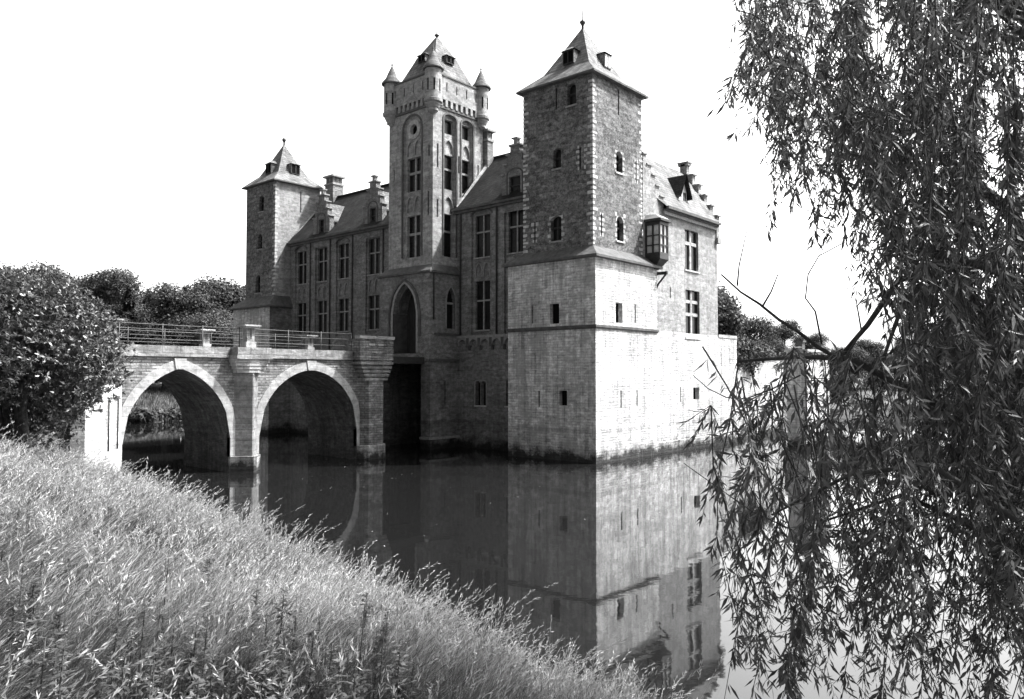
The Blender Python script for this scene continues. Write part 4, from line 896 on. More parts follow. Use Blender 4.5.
def railing(xa, xb, y, zb, rails=(0.28, 0.62, 0.92), posts=2):
    mb = MB()
    for r in rails: mb.tube([(xa, y, zb + r), ((xa + xb) / 2, y, zb + r - 0.015), (xb, y, zb + r)], 0.017, 6, 'rail')
    n = max(2, int(abs(xb - xa) / 1.6))
    for k in range(n + 1):
        x = xa + (xb - xa) * k / n; mb.tube([(x, y, zb), (x, y, zb + rails[-1] + 0.05)], 0.025, 6, 'iron')
    for k in range(n):
        x = xa + (xb - xa) * (k + 0.5) / n
        mb.tube([(x - 0.3, y, zb + rails[0]), (x, y, zb + rails[1]), (x + 0.3, y, zb + rails[0])], 0.012, 4, 'iron')
    return mb.build('railing', bridge)
M['rail'] = plain('weathered_rail', 0.055, 0.5, 0.4, 0.3, 4)
railing(-18.95, -13.5, BY0 + 0.1, 5.8); railing(-12.8, -7.0, BY0 + 0.1, 5.8); railing(-18.6, -13.35, BY1 - 0.12, 5.85); railing(-12.7, -7.1, BY1 - 0.12, 5.85)

# ------------------------------------------------------------------ low garden walls on the right
mb = MB(); wall(mb, face('Y', 0.9), 17.52, 27, -1.5, 5.7, [(23.2, 23.9, 2.9, 3.8)], 0.25, 'wash'); mb.box(17.53, 27, 0.902, 1.4, 5.5, 5.7, 'wash'); mb.box(17.53, 27, 0.8, 1.5, 5.702, 5.85, 'stone'); mb.poly([(23.2, 1.14, 2.9), (23.9, 1.14, 2.9), (23.9, 1.14, 3.8), (23.2, 1.14, 3.8)], 'dark')
tag(mb.build('moat_wall'), 'low whitewashed wall rising from the water right of the side wing', 'wall')
mb = MB(); mb.box(16.3, 20.4, -4.8, -3.5, -1.5, 6.0, 'wash'); mb.box(16.2, 20.5, -4.9, -3.4, 6.002, 6.15, 'stone')
wp = tag(mb.build('water_gate_pier'), 'free-standing pale masonry block in the moat behind the willow', 'wall')
for x in (16.6, 20.1):
    mb = MB(); mb.box(x - 0.22, x + 0.22, -4.5, -4.06, 6.152, 6.6, 'trim_dark'); mb.box(x - 0.29, x + 0.29, -4.57, -3.99, 6.602, 6.7, 'trim_dark'); mb.build('coping_post', wp)

# ------------------------------------------------------------------ foliage helpers
IVY = ((17.9, 1.2, 6.3, 0.9, 0.7, 0.75), (19.0, 1.1, 6.2, 1.0, 0.8, 0.7), (20.2, 1.2, 6.4, 1.1, 0.8, 0.8), (21.5, 1.1, 6.1, 1.0, 0.7, 0.65), (18.6, 0.75, 5.5, 0.9, 0.3, 0.7), (20.6, 0.75, 5.3, 1.0, 0.3, 0.8), (23.0, 1.1, 6.1, 0.9, 0.7, 0.6))
def unit(v): return v / (np.linalg.norm(v, axis=-1, keepdims=True) + 1e-9)
def leaves(C, D, Nn, L, W, fold=0.0, curl=0.0):
    """pointed leaves: base C, direction D, face normal Nn, length L, width W -> verts, quads (diamond: base, side, tip, side)"""
    n = len(C); D = unit(D); S = unit(np.cross(D, Nn)); N2 = unit(np.cross(S, D)); L = np.asarray(L).reshape(-1, 1); W = np.asarray(W).reshape(-1, 1)
    mid = C + D * L * 0.42 - N2 * L * curl * 0.3
    a = C; b = mid + S * W * 0.5 + N2 * W * fold; c = C + D * L - N2 * L * curl; d = mid - S * W * 0.5 + N2 * W * fold
    V = np.stack([a, b, c, d], 1).reshape(-1, 3); Q = np.arange(n * 4).reshape(-1, 4)
    return V, Q
def rnd_dir(n):
    return unit(rng.normal(size=(n, 3)))
def crown_cloud(blobs, n, size, up=0.3, core=0.55):
    """leaf clumps on and in a set of ellipsoids (x,y,z,rx,ry,rz)"""
    B = np.array(blobs); wgt = (B[:, 3] * B[:, 4] * B[:, 5]) ** (2 / 3); k = rng.choice(len(B), n, p=wgt / wgt.sum())
    d = rnd_dir(n); d[:, 2] = np.abs(d[:, 2]) * np.where(rng.random(n) < 0.72, 1, -1)
    r = core + (1 - core) * rng.random(n) ** 0.6; r = np.minimum(r * (1 + 0.17 * rng.normal(size=n)), 1.12)
    C = B[k, :3] + d * B[k, 3:] * r[:, None]
    N = unit(d + 0.9 * rnd_dir(n) + np.array([0, 0, up])); D = unit(np.cross(N, rnd_dir(n)))
    L = size * (0.6 + 0.8 * rng.random(n)); V, Q = leaves(C, D, N, L, L * 0.75, 0.0, 0.1)
    tone = np.repeat(0.55 + 0.9 * rng.random(n), 4)
    return V, Q, tone
def trunk_mesh(name, parent, paths):
    mb = MB()
    for p, r in paths: mb.tube(p, r, 7, 'bark')
    return mb.build(name, parent)
ivy = empty('ivy_bush', (19.5, 1.1, 5.85), 'dark ivy spilling over the top of the low whitewashed wall', 'bush')
V_, Q_, t_ = crown_cloud(IVY, 5200, 0.2); quads_mesh('foliage', V_, Q_, 'tree', t_, ivy)
trunk_mesh('stem', ivy, [([(17.8 + 1.1 * k_, 1.6, 4.2), (18.0 + 1.0 * k_, 1.55, 5.4), (18.1 + 1.1 * k_, 1.25, 6.3)], [0.07, 0.05, 0.02]) for k_ in range(5)])
# ---- distant trees: a few prototypes, then copies
TREEGROUP = 'trees on the far bank'
def make_tree(kind, h, wd, n, size, seed):
    global rng
    rng = np.random.default_rng(seed); r = random.Random(seed)
    root = empty('broadleaf_tree' if kind == 'broad' else 'conifer_tree', (0, 0, 0), '', 'tree', TREEGROUP)
    if kind == 'broad':
        blobs = []
        for i in range(11):
            a = r.uniform(0, 6.28); q = r.uniform(0.15, 0.62) * wd / 2; z = r.uniform(0.32, 0.86) * h; s = r.uniform(0.2, 0.36) * wd * (1.1 - 0.5 * z / h)
            blobs.append((q * math.cos(a), q * math.sin(a), z, s, s, s * r.uniform(0.7, 0.95)))
        V, Q, t = crown_cloud(blobs, n, size)
        trunk_mesh('trunk', root, [([(0, 0, -0.5), (0.1, 0, h * 0.25), (0.0, 0.15, h * 0.55), (0, 0, h * 0.8)], [wd * 0.045, wd * 0.035, wd * 0.022, 0.03])] + [([(0, 0, h * r.uniform(0.25, 0.45)), (b[0] * 0.6, b[1] * 0.6, b[2] - 0.6), b[:3]], [wd * 0.018, wd * 0.01, 0.02]) for b in blobs[:6]])
        quads_mesh('crown', V, Q, 'tree', t, root)
    else:
        zz = 1 - np.sqrt(rng.random(n)); rad = (1 - zz) * wd / 2 * (0.35 + 0.65 * rng.random(n) ** 0.5) * (0.8 + 0.35 * np.sin(zz * 40)); a = rng.random(n) * 6.283
        C = np.stack([rad * np.cos(a), rad * np.sin(a), h * (0.1 + 0.9 * zz)], -1)
        D = np.stack([np.cos(a), np.sin(a), -0.35 + 0.3 * rng.normal(size=n)], -1); N = unit(np.array([0, 0, 1.0]) + 0.5 * rnd_dir(n)); L = size * (0.7 + 0.7 * rng.random(n))
        V, Q = leaves(C, D, N, L, L * 0.5, 0, 0.15); t = np.repeat(0.6 + 0.8 * rng.random(n), 4)
        trunk_mesh('trunk', root, [([(0, 0, -0.5), (0, 0, h * 0.95)], [0.22, 0.03])]); quads_mesh('crown', V, Q, 'conifer', t, root)
    return root
def copy_tree(o, loc, rz, sc):
    c = o.copy(); col.objects.link(c); c.location = loc; c.rotation_euler = (0, 0, rz); c.scale = (sc, sc, sc)
    for ch in o.children:
        d = ch.copy(); col.objects.link(d); d.parent = c; d.matrix_parent_inverse = ch.matrix_parent_inverse.copy()
    return c
def ld(l, d): return CXY + l * RT + d * FW
protos = [make_tree('broad', 13, 11, 30000, 0.25, 11), make_tree('broad', 14, 9.5, 28000, 0.24, 12), make_tree('broad', 11.5, 10.5, 28000, 0.24, 13), make_tree('conifer', 14, 6.5, 18000, 0.4, 14)]
rt = random.Random(21); first = [True] * 4
LB = ['broad rounded dark tree in the wood across the moat left of the castle', 'tall narrow leafy tree in the wood across the moat left of the castle', 'low wide bushy tree in the wood across the moat left of the castle', 'dark pointed conifer in the wood across the moat left of the castle']
LBR = ['broad rounded tree beyond the moat right of the castle', 'tall narrow leafy tree beyond the moat right of the castle', 'low wide bushy tree beyond the moat right of the castle', 'dark conifer beyond the moat right of the castle']
def plant(k, l, d, top_z, right=False, label=None):
    p = ld(l, d); z = hgt1(p[0], p[1]); h0 = (13, 14, 11.5, 14)[k]; sc = (top_z - z) / h0; rz = rt.uniform(0, 6.28)
    if first[k]:
        first[k] = False; o = protos[k]; o.location = (p[0], p[1], z); o.rotation_euler = (0, 0, rz); o.scale = (sc,) * 3
    else: o = copy_tree(protos[k], (p[0], p[1], z), rz, sc)
    o['label'] = label or (LBR if right else LB)[k]; o['group'] = 'trees right of the castle' if right else TREEGROUP
    return o
def top_at(y_px, d): return CAM.z + d * (375.3 - y_px) / 766.6
# silhouette of the wood: pixel column -> height of the tree tops, at several depths
for x, yt, d, k in ((-120, 262, 92, 0), (-60, 258, 96, 1), (-10, 262, 92, 2), (30, 268, 98, 0), (62, 268, 90, 1), (90, 268, 95, 0), (112, 284, 102, 2), (128, 284, 93, 3), (140, 300, 100, 2), (152, 292, 108, 3), (164, 281, 94, 3), (147, 288, 99, 3), (120, 296, 110, 1), (158, 300, 112, 0), (184, 284, 98, 3), (178, 292, 104, 2), (192, 288, 95, 0), (207, 282, 106, 1), (222, 281, 97, 0), (236, 275, 102, 2), (250, 278, 100, 1), (285, 275, 104, 0),
                    (5, 300, 90, 0), (100, 312, 91, 2), (135, 318, 92, 0), (165, 312, 91, 2), (200, 308, 92, 1), (228, 310, 90, 2)):
    plant(k, (x - 512) / 766.6 * d, d, top_at(yt, d))
for x, yt, d, k in ((719, 273, 84, 1), (690, 285, 92, 1), (744, 312, 92, 2), (783, 318, 106, 1), (806, 334, 112, 0), (764, 336, 104, 2), (826, 344, 104, 2), (850, 345, 96, 2), (872, 340, 100, 0), (905, 338, 105, 1), (935, 330, 98, 0), (965, 325, 104, 1), (1000, 318, 96, 0), (1040, 312, 100, 2), (1090, 305, 98, 1), (840, 372, 84, 2), (880, 366, 86, 0), (925, 362, 84, 2), (970, 358, 86, 0), (1020, 350, 84, 2)):
    o = plant(k, (x - 512) / 766.6 * d, d, top_at(yt, d), True)
    if x == 719: o['label'] = 'tallest leafy tree right behind the right end of the castle'
# shrubs along the far waterline seen through the arches
rng = np.random.default_rng(5)
sv = [crown_cloud([(0, 0, 0.45, 0.8, 0.8, 0.55), (0.5, 0.3, 0.4, 0.5, 0.5, 0.4)], 500, 0.3)]
sroot = empty('shrub', (0, 0, 0), 'low dark shrub on the far waterline seen through the bridge arches', 'shrub', 'shrubs along the far waterline')
quads_mesh('foliage', *sv[0][:2], 'tree', sv[0][2], sroot); trunk_mesh('stem', sroot, [([(0, 0, -0.3), (0.05, 0, 0.5)], [0.05, 0.02])])
for i, x in enumerate((112, 128, 141, 150, 163, 176, 188, 200, 268, 276)):
    d = 73 + 3 * math.sin(i * 2.1); d = 74; p = None
    for dd in np.arange(66, 90, 0.25):
        q = ld((x - 512) / 766.6 * dd, dd)
        if hgt1(q[0], q[1]) > 0.25: p = q; break
    if p is None: continue
    z = hgt1(p[0], p[1])
    o = sroot if i == 0 else copy_tree(sroot, (0, 0, 0), 0, 1)
    o.location = (p[0], p[1], z - 0.1); o.rotation_euler = (0, 0, i * 1.3); o.scale = (rt.uniform(0.8, 1.4),) * 2 + (rt.uniform(0.8, 1.3),)

# ------------------------------------------------------------------ big evergreen bush on the left bank
rng = np.random.default_rng(31); r = random.Random(31)
bp = ld((30 - 512) / 766.6 * 22.5, 22.5); bz = hgt1(bp[0], bp[1])
bush = empty('laurel_bush', (bp[0], bp[1], bz), 'huge round glossy-leaved bush on the bank at the left end of the bridge', 'bush')
bl = []
def lb(l, d, z, rad): q = bp + l * RT + d * FW; return (q[0], q[1], z, rad, rad, rad * 0.85)
for l, d, z, rad in ((-0.5, 0, 6.0, 1.75), (0.8, 0.2, 5.9, 1.45), (-1.9, 0.3, 5.8, 1.7), (1.45, 0.2, 5.0, 1.15), (0.5, -0.8, 4.9, 1.3), (-0.9, -0.9, 4.8, 1.5), (-2.6, 0, 4.5, 1.6), (1.55, 0.4, 4.3, 0.9), (1.1, 0.0, 3.9, 0.8), (-0.1, 0.6, 6.3, 1.45), (-3.4, 0.5, 5.4, 1.6), (0.3, 1.8, 5.0, 1.6), (-1.5, 2, 5, 1.7), (0.6, 0.2, 3.3, 0.6), (0.2, 1.4, 4.0, 1.2), (-3.6, 1.0, 3.8, 1.4), (-0.6, 1.8, 3.6, 1.4), (-1.9, 2.0, 3.3, 1.4), (-0.1, 1.0, 2.9, 0.9), (-2.6, 1.4, 3.0, 0.9)):
    bl.append(lb(l, d, z, rad))
n_tw = 9000
B = np.array(bl); wgt = B[:, 3] ** 2; k = rng.choice(len(B), n_tw, p=wgt / wgt.sum()); d = rnd_dir(n_tw); d[:, 2] = np.where(rng.random(n_tw) < 0.6, np.abs(d[:, 2]), d[:, 2])
T = B[k, :3] + d * B[k, 3:] * (0.5 + 0.55 * rng.random(n_tw) ** 0.6)[:, None] + 0.1 * rng.normal(size=(n_tw, 3))
per = 9; C = np.repeat(T, per, 0); dd = np.repeat(d, per, 0); n = len(C)
D = unit(dd * 0.8 + 0.95 * rnd_dir(n) + np.array([0, 0, 0.15])); N = unit(dd + np.array([0, 0, 0.5]) + 0.45 * rnd_dir(n)); L = 0.15 * (0.6 + 0.6 * rng.random(n))
V, Q = leaves(C, D, N, L, L * 0.36, 0.12, 0.15)
quads_mesh('foliage', V, Q, 'laurel', np.repeat(np.repeat(0.55 + 0.8 * rng.random(n_tw), per) * (0.8 + 0.4 * rng.random(n)), 4), bush)
paths = []
for i in range(7):
    l = r.uniform(-1.6, 0.9); q0 = bp + l * 0.35 * RT; q1 = bp + l * RT + r.uniform(-0.5, 0.8) * FW; q2 = bp + l * 1.6 * RT
    paths.append(([(q0[0], q0[1], bz - 0.2), ((q0[0] + q1[0]) / 2, (q0[1] + q1[1]) / 2, bz + 0.8), (q1[0], q1[1], bz + 1.8), (q2[0], q2[1], bz + 3.2)], [0.13, 0.11, 0.08, 0.03]))
trunk_mesh('stem', bush, paths)

# ------------------------------------------------------------------ grass on the near bank
rng = np.random.default_rng(77)
def sample_bank(n, d0, d1, pw=1.0):
    """points on the bank in front of (and beside) the camera"""
    out = []
    while sum(len(a) for a in out) < n:
        m = n * 2; dd = d0 + (d1 - d0) * rng.random(m) ** pw; l = rng.uniform(-0.82, 0.62, m) * dd + np.where(rng.random(m) < 0.14, -1.0, 0.0) * (0.5 + 3.5 * rng.random(m))
        P = CXY + l[:, None] * RT + dd[:, None] * FW; s = sdist(P[:, 0], P[:, 1]); ok = (s > 0.02) & (P[:, 0] < -18.5)
        ok &= ~((np.abs(P[:, 1] - 13.5) < 2.7) & (P[:, 0] > -26))
        out.append(np.column_stack([P, dd, s])[ok])
    return np.concatenate(out)[:n]
def blades(n, d0, d1, pw, hmin, hmax, seg=2, lean=0.35, wk=1.0):
    S = sample_bank(n, d0, d1, pw); x, y, dd, s = S.T; z = hgt(x, y)
    tus = np.clip(0.5 * wob(x, y, 2.3, 5.0) + 0.5 * wob(x, y, 5.1, 1.7), -1, 1)
    patch = 0.8 + 0.2 * np.clip(wob(x, y, 0.9, 3.0), -1, 1) + 0.42 * tus
    h = (hmin + (hmax - hmin) * rng.random(n)) * patch * np.clip(0.5 + s / 2.0, 0.55, 1.0)
    wdt = (0.0014 + 0.00042 * dd) * (0.7 + 0.6 * rng.random(n)) * wk
    base = np.column_stack([x, y, z - 0.03]); a = rng.random(n) * 6.283
    ln = lean * (0.4 + 1.0 * rng.random(n)); lf = -0.85 + 1.5 * np.clip(wob(x, y, 0.75, 2.0), -1, 1); ld3 = np.column_stack([np.cos(a), np.sin(a), np.zeros(n)]) * (ln * 0.8)[:, None] + np.column_stack([np.cos(lf), np.sin(lf), np.zeros(n)]) * (ln * 0.75)[:, None]
    side = unit(np.column_stack([np.cos(a + 1.3), np.sin(a + 1.3), np.zeros(n)]) * 0.6 + np.append(RT, 0))
    lv = []
    for t in np.linspace(0, 1, seg + 1):
        c = base + ld3 * (h * t * t)[:, None] + np.array([0, 0, 1]) * (h * (t - 0.25 * t * t * ln))[:, None]; ww = wdt * (1 - 0.85 * t ** 1.5)
        lv += [c - side * ww[:, None], c + side * ww[:, None]]
    k = 2 * (seg + 1); V = np.stack(lv, 1).reshape(-1, 3); b = (np.arange(n) * k)[:, None]
    Q = np.concatenate([b + np.array([2 * j, 2 * j + 1, 2 * j + 3, 2 * j + 2]) for j in range(seg)])
    straw = rng.random(n) < 0.3 + 0.2 * np.clip(wob(x, y, 1.1, 9.0), -1, 1) + 0.16 * tus - 0.2 * np.clip((7.0 - dd) / 3, 0, 1)
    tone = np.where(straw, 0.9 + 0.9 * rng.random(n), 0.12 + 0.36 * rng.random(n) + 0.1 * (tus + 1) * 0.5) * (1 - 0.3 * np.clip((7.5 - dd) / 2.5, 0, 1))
    tip = base + ld3 * h[:, None] + np.array([0, 0, 1]) * (h * (1 - 0.25 * ln))[:, None]
    return V, Q, np.repeat(tone, k), tip, ld3, h, dd
VV, QQ, TT, off = [], [], [], 0
def acc(V, Q, t):
    global off
    VV.append(V); QQ.append(Q + off); TT.append(t); off += len(V)
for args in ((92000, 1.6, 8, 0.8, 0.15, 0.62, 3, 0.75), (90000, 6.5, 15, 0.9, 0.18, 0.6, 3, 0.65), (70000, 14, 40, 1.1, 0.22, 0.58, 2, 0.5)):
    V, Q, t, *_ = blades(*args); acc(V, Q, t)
# flowering stems with seed heads
for n_, d0, d1, hm, hx in ((2100, 2.6, 9, 0.4, 0.95), (6500, 8, 18, 0.45, 0.98), (4500, 17, 36, 0.5, 0.95)):
    V, Q, t, tip, ld3, h, dd = blades(n_, d0, d1, 0.9, hm, hx, 3, 0.62, 0.6); acc(V, Q, t * 1.1)
    m = 9; C = np.repeat(tip, m, 0); D0 = np.repeat(unit(ld3 + np.array([0, 0, 0.55])), m, 0); f = np.tile(np.linspace(-1.0, 0.5, m), n_)
    sc = np.repeat(0.05 + 0.0022 * dd, m); C = C + D0 * (f * 1.6 * sc)[:, None]; D = unit(D0 + 0.55 * rnd_dir(len(C))); L = sc * 0.8 * (0.6 + 0.5 * rng.random(len(C)))
    v, q = leaves(C, D, rnd_dir(len(C)), L, L * 0.22); acc(v, q, np.full(len(v), 1.5))
# broad low herbs among the blades
S = sample_bank(3000, 2.2, 7.5, 0.9); C = np.column_stack([S[:, 0], S[:, 1], hgt(S[:, 0], S[:, 1])]); m = 7; n = len(C) * m
C = np.repeat(C, m, 0) + np.column_stack([0.05 * rng.normal(size=(n, 2)), 0.05 + 0.22 * rng.random(n)]); D = unit(rnd_dir(n) + np.array([0, 0, 0.35])); N = unit(np.array([0, 0, 1.0]) + 0.6 * rnd_dir(n))
L = 0.025 + 0.035 * rng.random(n); V, Q = leaves(C, D, N, L, L * 0.4, 0.1, 0.2); acc(V, Q, np.repeat(0.25 + 0.5 * rng.random(n), 4))
go = quads_mesh('meadow_grass', np.concatenate(VV), np.concatenate(QQ), 'grass', np.concatenate(TT)); tag(go, 'long seeding meadow grass covering the near bank', 'grass', kind='stuff')
# grass on the far bank, seen under the bridge
n = 26000; x = rng.uniform(-20, 26, n * 3); y = rng.uniform(44, 76, n * 3); s_ = sdist(x, y); ok = (s_ > 0.1) & (s_ < 17); x = x[ok][:n]; y = y[ok][:n]; n = len(x)
C = np.column_stack([x, y, hgt(x, y) - 0.05]); D = unit(0.45 * rnd_dir(n) + np.array([0, 0, 1.0])); L = 0.35 + 0.5 * rng.random(n); V, Q = leaves(C, D, rnd_dir(n), L, 0.06 + 0.05 * rng.random(n))
tag(quads_mesh('far_bank_grass', V, Q, 'grass', np.repeat(0.2 + 0.6 * rng.random(n) ** 1.5, 4)), 'rough grass on the far bank seen through the bridge arches', 'grass', kind='stuff')
# ---- single weeds
def weed(l, d, h, nl, leafL, tone, label, name='weed', bare=False):
    p = ld(l, d); z = hgt1(p[0], p[1]); root = empty(name, (p[0], p[1], z), label, 'plant', 'weeds standing in the grass')
    q = p + RT * 0.1 * h; mb = MB(); mb.tube([(p[0], p[1], z - 0.05), ((p[0] + q[0]) / 2 + 0.01, (p[1] + q[1]) / 2, z + h * 0.5), (q[0], q[1], z + h)], [0.008, 0.006, 0.003], 5, 'bark'); mb.build('stem', root)
    f = rng.uniform(0.2, 1.0, nl); a = np.arange(nl) * 2.4; sp = (0.0 if nl < 25 else 0.12) * h * rng.normal(size=(2, nl)) * (1.1 - f); C = np.column_stack([p[0] + (q[0] - p[0]) * f + sp[0], p[1] + (q[1] - p[1]) * f + sp[1], z + h * f])
    D = np.column_stack([np.cos(a), np.sin(a), 0.3 + 0.3 * rng.normal(size=nl)]); N = unit(np.array([0, 0, 1.0]) + 0.4 * rnd_dir(nl)); L = leafL * (1.25 - 0.6 * f)
    V, Q = leaves(C, D, N, L, L * (0.12 if bare else 0.42), 0.1, 0.2); quads_mesh('leaves', V, Q, 'weed', np.full(len(V), tone), root)
for x, d, h, nl, lf, tone, lab in ((22, 4.4, 0.5, 34, 0.055, 1.0, 'pale leafy weed at the bottom left corner of the meadow'), (62, 4.3, 0.42, 30, 0.05, 0.9, 'pale leafy weed second from the bottom left corner'), (128, 4.5, 0.55, 44, 0.05, 1.05, 'bushy pale weed in the grass at the lower left, right of two smaller ones'), (352, 4.9, 0.95, 16, 0.07, 0.35, 'tall thin dark stalk rising from the grass below the bridge, left of its twin'), (372, 4.7, 0.85, 18, 0.06, 0.35, 'tall thin dark stalk with side shoots, right of its twin'), (520, 4.6, 0.35, 10, 0.06, 0.3, 'short dark bent stalk at the bottom middle of the meadow')):
    weed((x - 512) / 766.6 * d, d, h, nl, lf, tone, lab)

rw_ = random.Random(4)
for i in range(130):
    d = rw_.uniform(3.3, 5.4) if i % 3 else rw_.uniform(5, 9); x = (rw_.uniform(-60, 620) if d < 5 else rw_.uniform(-60, 430))
    weed((x - 512) / 766.6 * d, d, rw_.uniform(0.35, 0.72), rw_.randint(60, 110), rw_.uniform(0.05, 0.09), rw_.uniform(0.2, 0.5), 'dark leafy weed among the meadow grass on the near bank')
# ------------------------------------------------------------------ willow on the right
rng = np.random.default_rng(99); r = random.Random(99)
tp = ld(5.4, 6.2); tz = hgt1(tp[0], tp[1])
willow = empty('willow_tree', (tp[0], tp[1], tz), 'large weeping willow trailing long leafy strands over the water on the right', 'tree')
def W(l, d, z): q = ld(l, d); return (q[0], q[1], z)
def L_(px, d): return (px - 512) / 766.6 * d
limbs = [([W(5.4, 6.2, tz - 0.4), W(5.3, 6.2, tz + 1.2), W(5.1, 6.1, 3.4), W(4.9, 6.0, 5.6), W(4.6, 5.9, 8.2), W(4.2, 5.8, 10.2)], [0.42, 0.34, 0.3, 0.24, 0.15, 0.06])]
def limb(pts, r0, r1):
    n = len(pts); limbs.append(([W(*p) for p in pts], [r0 + (r1 - r0) * i / (n - 1) for i in range(n)]))
limb([(4.9, 6.0, 5.4), (4.0, 5.8, 7.6), (3.0, 5.8, 8.8), (2.1, 5.9, 8.9)], 0.14, 0.025)
limb([(4.8, 6.0, 6.6), (3.9, 6.8, 8.4), (3.1, 7.4, 9.2), (2.3, 7.8, 9.0)], 0.12, 0.02)
limb([(4.9, 6.0, 5.0), (4.2, 5.0, 7.0), (3.3, 4.6, 8.0), (2.3, 4.6, 8.0)], 0.11, 0.02)
limb([(5.0, 6.1, 4.2), (4.4, 6.8, 6.0), (3.9, 7.6, 7.0)], 0.1, 0.02)
# the long bare limb that reaches out low over the water, and its twigs
limb([(5.1, 6.1, 3.3), (L_(1000, 5.6), 5.6, 4.05), (L_(930, 5.5), 5.5, 4.32), (L_(850, 5.4), 5.4, 4.62), (L_(800, 5.4), 5.4, 4.63), (L_(738, 5.4), 5.4, 4.6)], 0.045, 0.009)
limb([(L_(838, 5.4), 5.4, 4.62), (L_(818, 5.4), 5.4, 4.7), (L_(800, 5.4), 5.4, 4.8), (L_(778, 5.4), 5.37, 4.89), (L_(760, 5.35), 5.35, 5.0), (L_(740, 5.35), 5.32, 5.08), (L_(722, 5.3), 5.3, 5.2)], 0.016, 0.006)
limb([(L_(822, 5.4), 5.4, 4.72), (L_(816, 5.4), 5.4, 4.95), (L_(809, 5.4), 5.45, 5.05), (L_(812, 5.4), 5.45, 5.22), (L_(826, 5.4), 5.5, 5.36), (L_(850, 5.4), 5.5, 5.45)], 0.007, 0.004)
limb([(L_(845, 5.4), 5.4, 4.62), (L_(862, 5.3), 5.3, 4.8), (L_(858, 5.3), 5.3, 4.98), (L_(872, 5.3), 5.3, 5.1)], 0.008, 0.004)
limb([(L_(763, 5.35), 5.35, 4.98), (L_(772, 5.3), 5.3, 5.08), (L_(779, 5.3), 5.3, 5.2)], 0.008, 0.004)
limb([(L_(738, 5.3), 5.3, 5.12), (L_(740, 5.3), 5.3, 5.26), (L_(748, 5.3), 5.3, 5.5)], 0.007, 0.003)
limb([(5.0, 6.0, 4.6), (L_(985, 5.7), 5.7, 5.35), (L_(900, 5.6), 5.6, 5.2), (L_(868, 5.5), 5.5, 4.86), (L_(840, 5.4), 5.4, 4.63)], 0.035, 0.014)
limb([(4.9, 6.0, 4.9), (L_(960, 5.2), 5.2, 5.3), (L_(905, 5.1), 5.1, 5.0), (L_(880, 5.0), 5.0, 4.55)], 0.03, 0.01)
limb([(5.1, 6.1, 3.0), (L_(1010, 4.9), 4.9, 3.6), (L_(930, 4.7), 4.7, 3.95), (L_(850, 4.7), 4.7, 3.9), (L_(770, 4.7), 4.7, 3.65)], 0.032, 0.006)
limb([(5.2, 6.1, 2.8), (L_(1020, 5.8), 5.8, 3.2), (L_(900, 5.8), 5.8, 3.6), (L_(820, 5.8), 5.8, 3.4)], 0.035, 0.008)
limb([(L_(800, 5.4), 5.4, 4.5), (L_(770, 5.3), 5.3, 4.4), (L_(745, 5.2), 5.2, 4.34), (L_(726, 5.2), 5.2, 4.35), (L_(708, 5.2), 5.2, 4.41), (L_(693, 5.2), 5.2, 4.5)], 0.006, 0.0025)
limb([(L_(790, 5.0), 5.0, 3.5), (L_(750, 5.0), 5.0, 3.62), (L_(715, 5.0), 5.0, 3.78), (L_(683, 5.0), 5.0, 3.93)], 0.005, 0.002)
trunk_mesh('trunk', willow, limbs)
strands = []
def end_upper(px):  # how far down (pixel row) the upper curtain reaches at a column
    pts = [(735, 40), (745, 75), (760, 120), (772, 200), (785, 235), (800, 235), (820, 225), (840, 260), (860, 300), (885, 320), (905, 400), (930, 520), (960, 620), (1024, 700), (1200, 760)]
    return float(np.interp(px, [p[0] for p in pts], [p[1] for p in pts]))
def z_of(py, d): return CAM.z + d * (375.3 - py) / 766.6
def add_strand(px, d, ytop, ybot):
    strands.append((L_(px, d), d, z_of(ytop, d), z_of(ybot, d)))
cl_ = [752, 768, 790, 806, 838, 850, 872, 896, 920, 935, 960, 990, 1020, 1060, 1100, 1150, 1190]
for i in range(225):
    d = r.uniform(4.6, 8.6); px = max(744, r.choice(cl_) + r.gauss(0, 9))
    e = end_upper(px)
    y1 = e * r.uniform(0.45, 1.02) if px < 900 else e * r.uniform(0.5, 1.0)
    y0 = r.uniform(-160, -20) if r.random() < 0.6 else y1 * r.uniform(0.0, 0.6)
    add_strand(px, d, y0, y1)
for i in range(75):
    d = r.uniform(4.8, 8.0); px = r.uniform(868, 1150); e = end_upper(px); add_strand(px, d, r.uniform(-140, 120), e * r.uniform(0.55, 1.0))
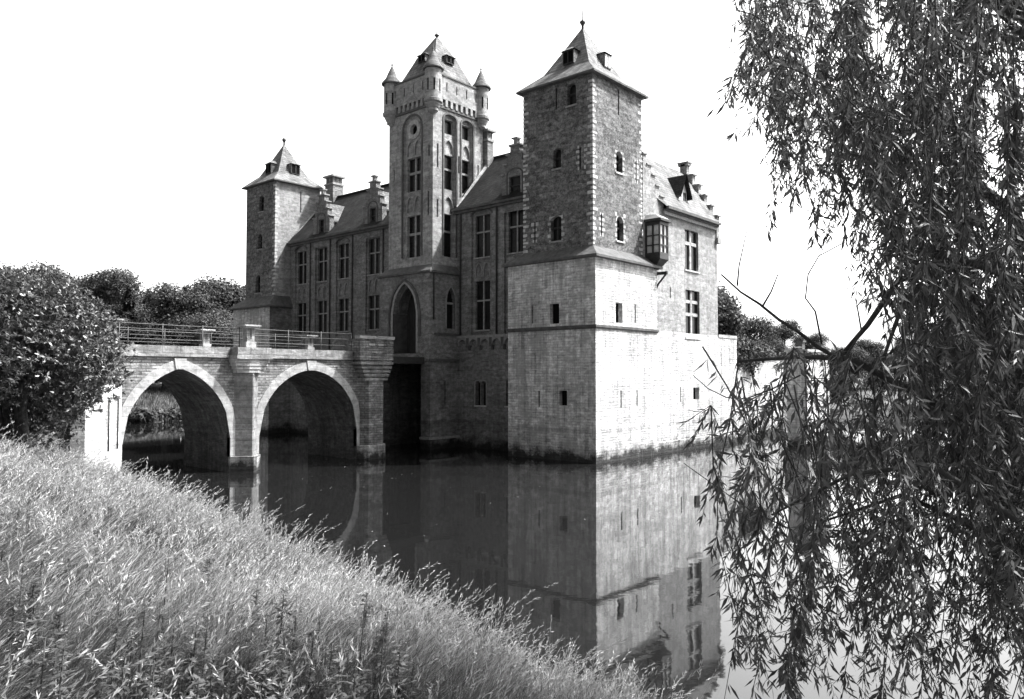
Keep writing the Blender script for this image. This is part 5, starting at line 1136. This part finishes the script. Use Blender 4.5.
# second tier: strands that hang from the low limbs down to the water
for i in range(150):
    d = r.uniform(4.3, 6.4); px = 718 + 450 * r.random() ** 0.72
    y0 = r.uniform(345, 430) if px < 880 else r.uniform(250, 480)
    if px < 760: y1 = r.uniform(430, 560) if r.random() < 0.4 else r.uniform(560, 705)
    else: y1 = r.uniform(520, 780)
    if 735 < px < 770 and 470 < y1 < 600 and r.random() < 0.5: continue
    if 935 < px < 1015 and r.random() < 0.35: y1 = r.uniform(400, 450)
    add_strand(px, d, y0, y1)
for i in range(50):  # a thin far layer above the water
    d = r.uniform(6, 9); px = r.uniform(760, 1120); add_strand(px, d, r.uniform(330, 480), r.uniform(560, 690))
LV, LQ, LT, lo_ = [], [], [], 0
twig = MB()
for (l, d, z0, z1) in strands:
    z1 = max(z1, 0.15)
    if z0 - z1 < 0.25: continue
    dl, dd_ = r.uniform(-0.18, 0.10), r.uniform(-0.15, 0.15); ph = r.uniform(0, 6); L0 = z0 - z1; pts = []
    for t in np.linspace(0, 1, 6):
        pts.append(W(l + dl * (1 - t) ** 2 * L0 * 0.5 + 0.11 * math.sin(ph + t * 5), d + dd_ * t + 0.11 * math.cos(ph * 1.7 + t * 4), z0 - L0 * t))
    twig.tube(pts, [0.006, 0.005, 0.0045, 0.004, 0.003, 0.002], 3, 'bark')
    A = np.array(pts); nl = int(L0 * r.uniform(32, 50)) + 3
    t = np.sort(rng.random(nl) ** 0.85); seg = np.clip((t * 5).astype(int), 0, 4); f = t * 5 - seg; C = A[seg] * (1 - f)[:, None] + A[seg + 1] * f[:, None]
    a = rng.random(nl) * 6.283; sp = rng.uniform(0.25, 1.0, nl)
    D = np.column_stack([np.cos(a) * sp, np.sin(a) * sp, -0.9 + 0.35 * rng.normal(size=nl)]); N = rnd_dir(nl)
    C = C + unit(D) * 0.015
    L = rng.uniform(0.045, 0.13, nl); V, Q = leaves(C, D, N, L, L * rng.uniform(0.14, 0.23, nl), 0.1, rng.uniform(-0.05, 0.3, (nl, 1)))
    LV.append(V); LQ.append(Q + lo_); lo_ += len(V); LT.append(np.repeat(0.55 + 0.9 * rng.random(nl), 4))
    # side twigs with a tuft of leaves
    for _ in range(int(L0 * 4.6)):
        tt = r.random(); c0 = Vector(pts[min(4, int(tt * 5))]); aa = r.uniform(0, 6.28); ln = r.uniform(0.12, 0.42); hz_ = r.uniform(0.2, 0.75); dirv = Vector((math.cos(aa) * hz_, math.sin(aa) * hz_, r.uniform(-1.0, -0.1)))
        e = c0 + dirv * ln; twig.tube([c0, e], [0.003, 0.0015], 3, 'bark'); m = r.randint(8, 15)
        f = rng.random(m)[:, None]; C = np.array(c0) * (1 - f) + np.array(e) * f; D = np.array(dirv) + 0.75 * rnd_dir(m) + np.array([0, 0, -0.3]); L = rng.uniform(0.05, 0.105, m)
        V, Q = leaves(C, D, rnd_dir(m), L, L * 0.19, 0.1, rng.uniform(-0.05, 0.3, (m, 1))); LV.append(V); LQ.append(Q + lo_); lo_ += len(V); LT.append(np.repeat(0.55 + 0.9 * rng.random(m), 4))
twig.build('twigs', willow)
quads_mesh('foliage', np.concatenate(LV), np.concatenate(LQ), 'willow', np.concatenate(LT), willow)
print('willow leaves', lo_ // 4)

# ------------------------------------------------------------------ floating bits on the moat
mb = MB(); r = random.Random(8)
for i in range(80):
    x, y = r.uniform(-21, 0), r.uniform(-12, 10); s = r.uniform(0.01, 0.026); a = r.uniform(0, 3)
    mb.poly([(x + s * math.cos(a), y + s * math.sin(a), 0.006), (x + s * math.cos(a + 1.7), y + s * math.sin(a + 1.7), 0.006), (x + s * math.cos(a + 3.1), y + s * math.sin(a + 3.1), 0.006), (x + s * math.cos(a + 4.6), y + s * math.sin(a + 4.6), 0.006)], 'white')
tag(mb.build('floating_seed_fluff'), 'pale specks of seed fluff floating on the dark moat', 'seed fluff', kind='stuff')
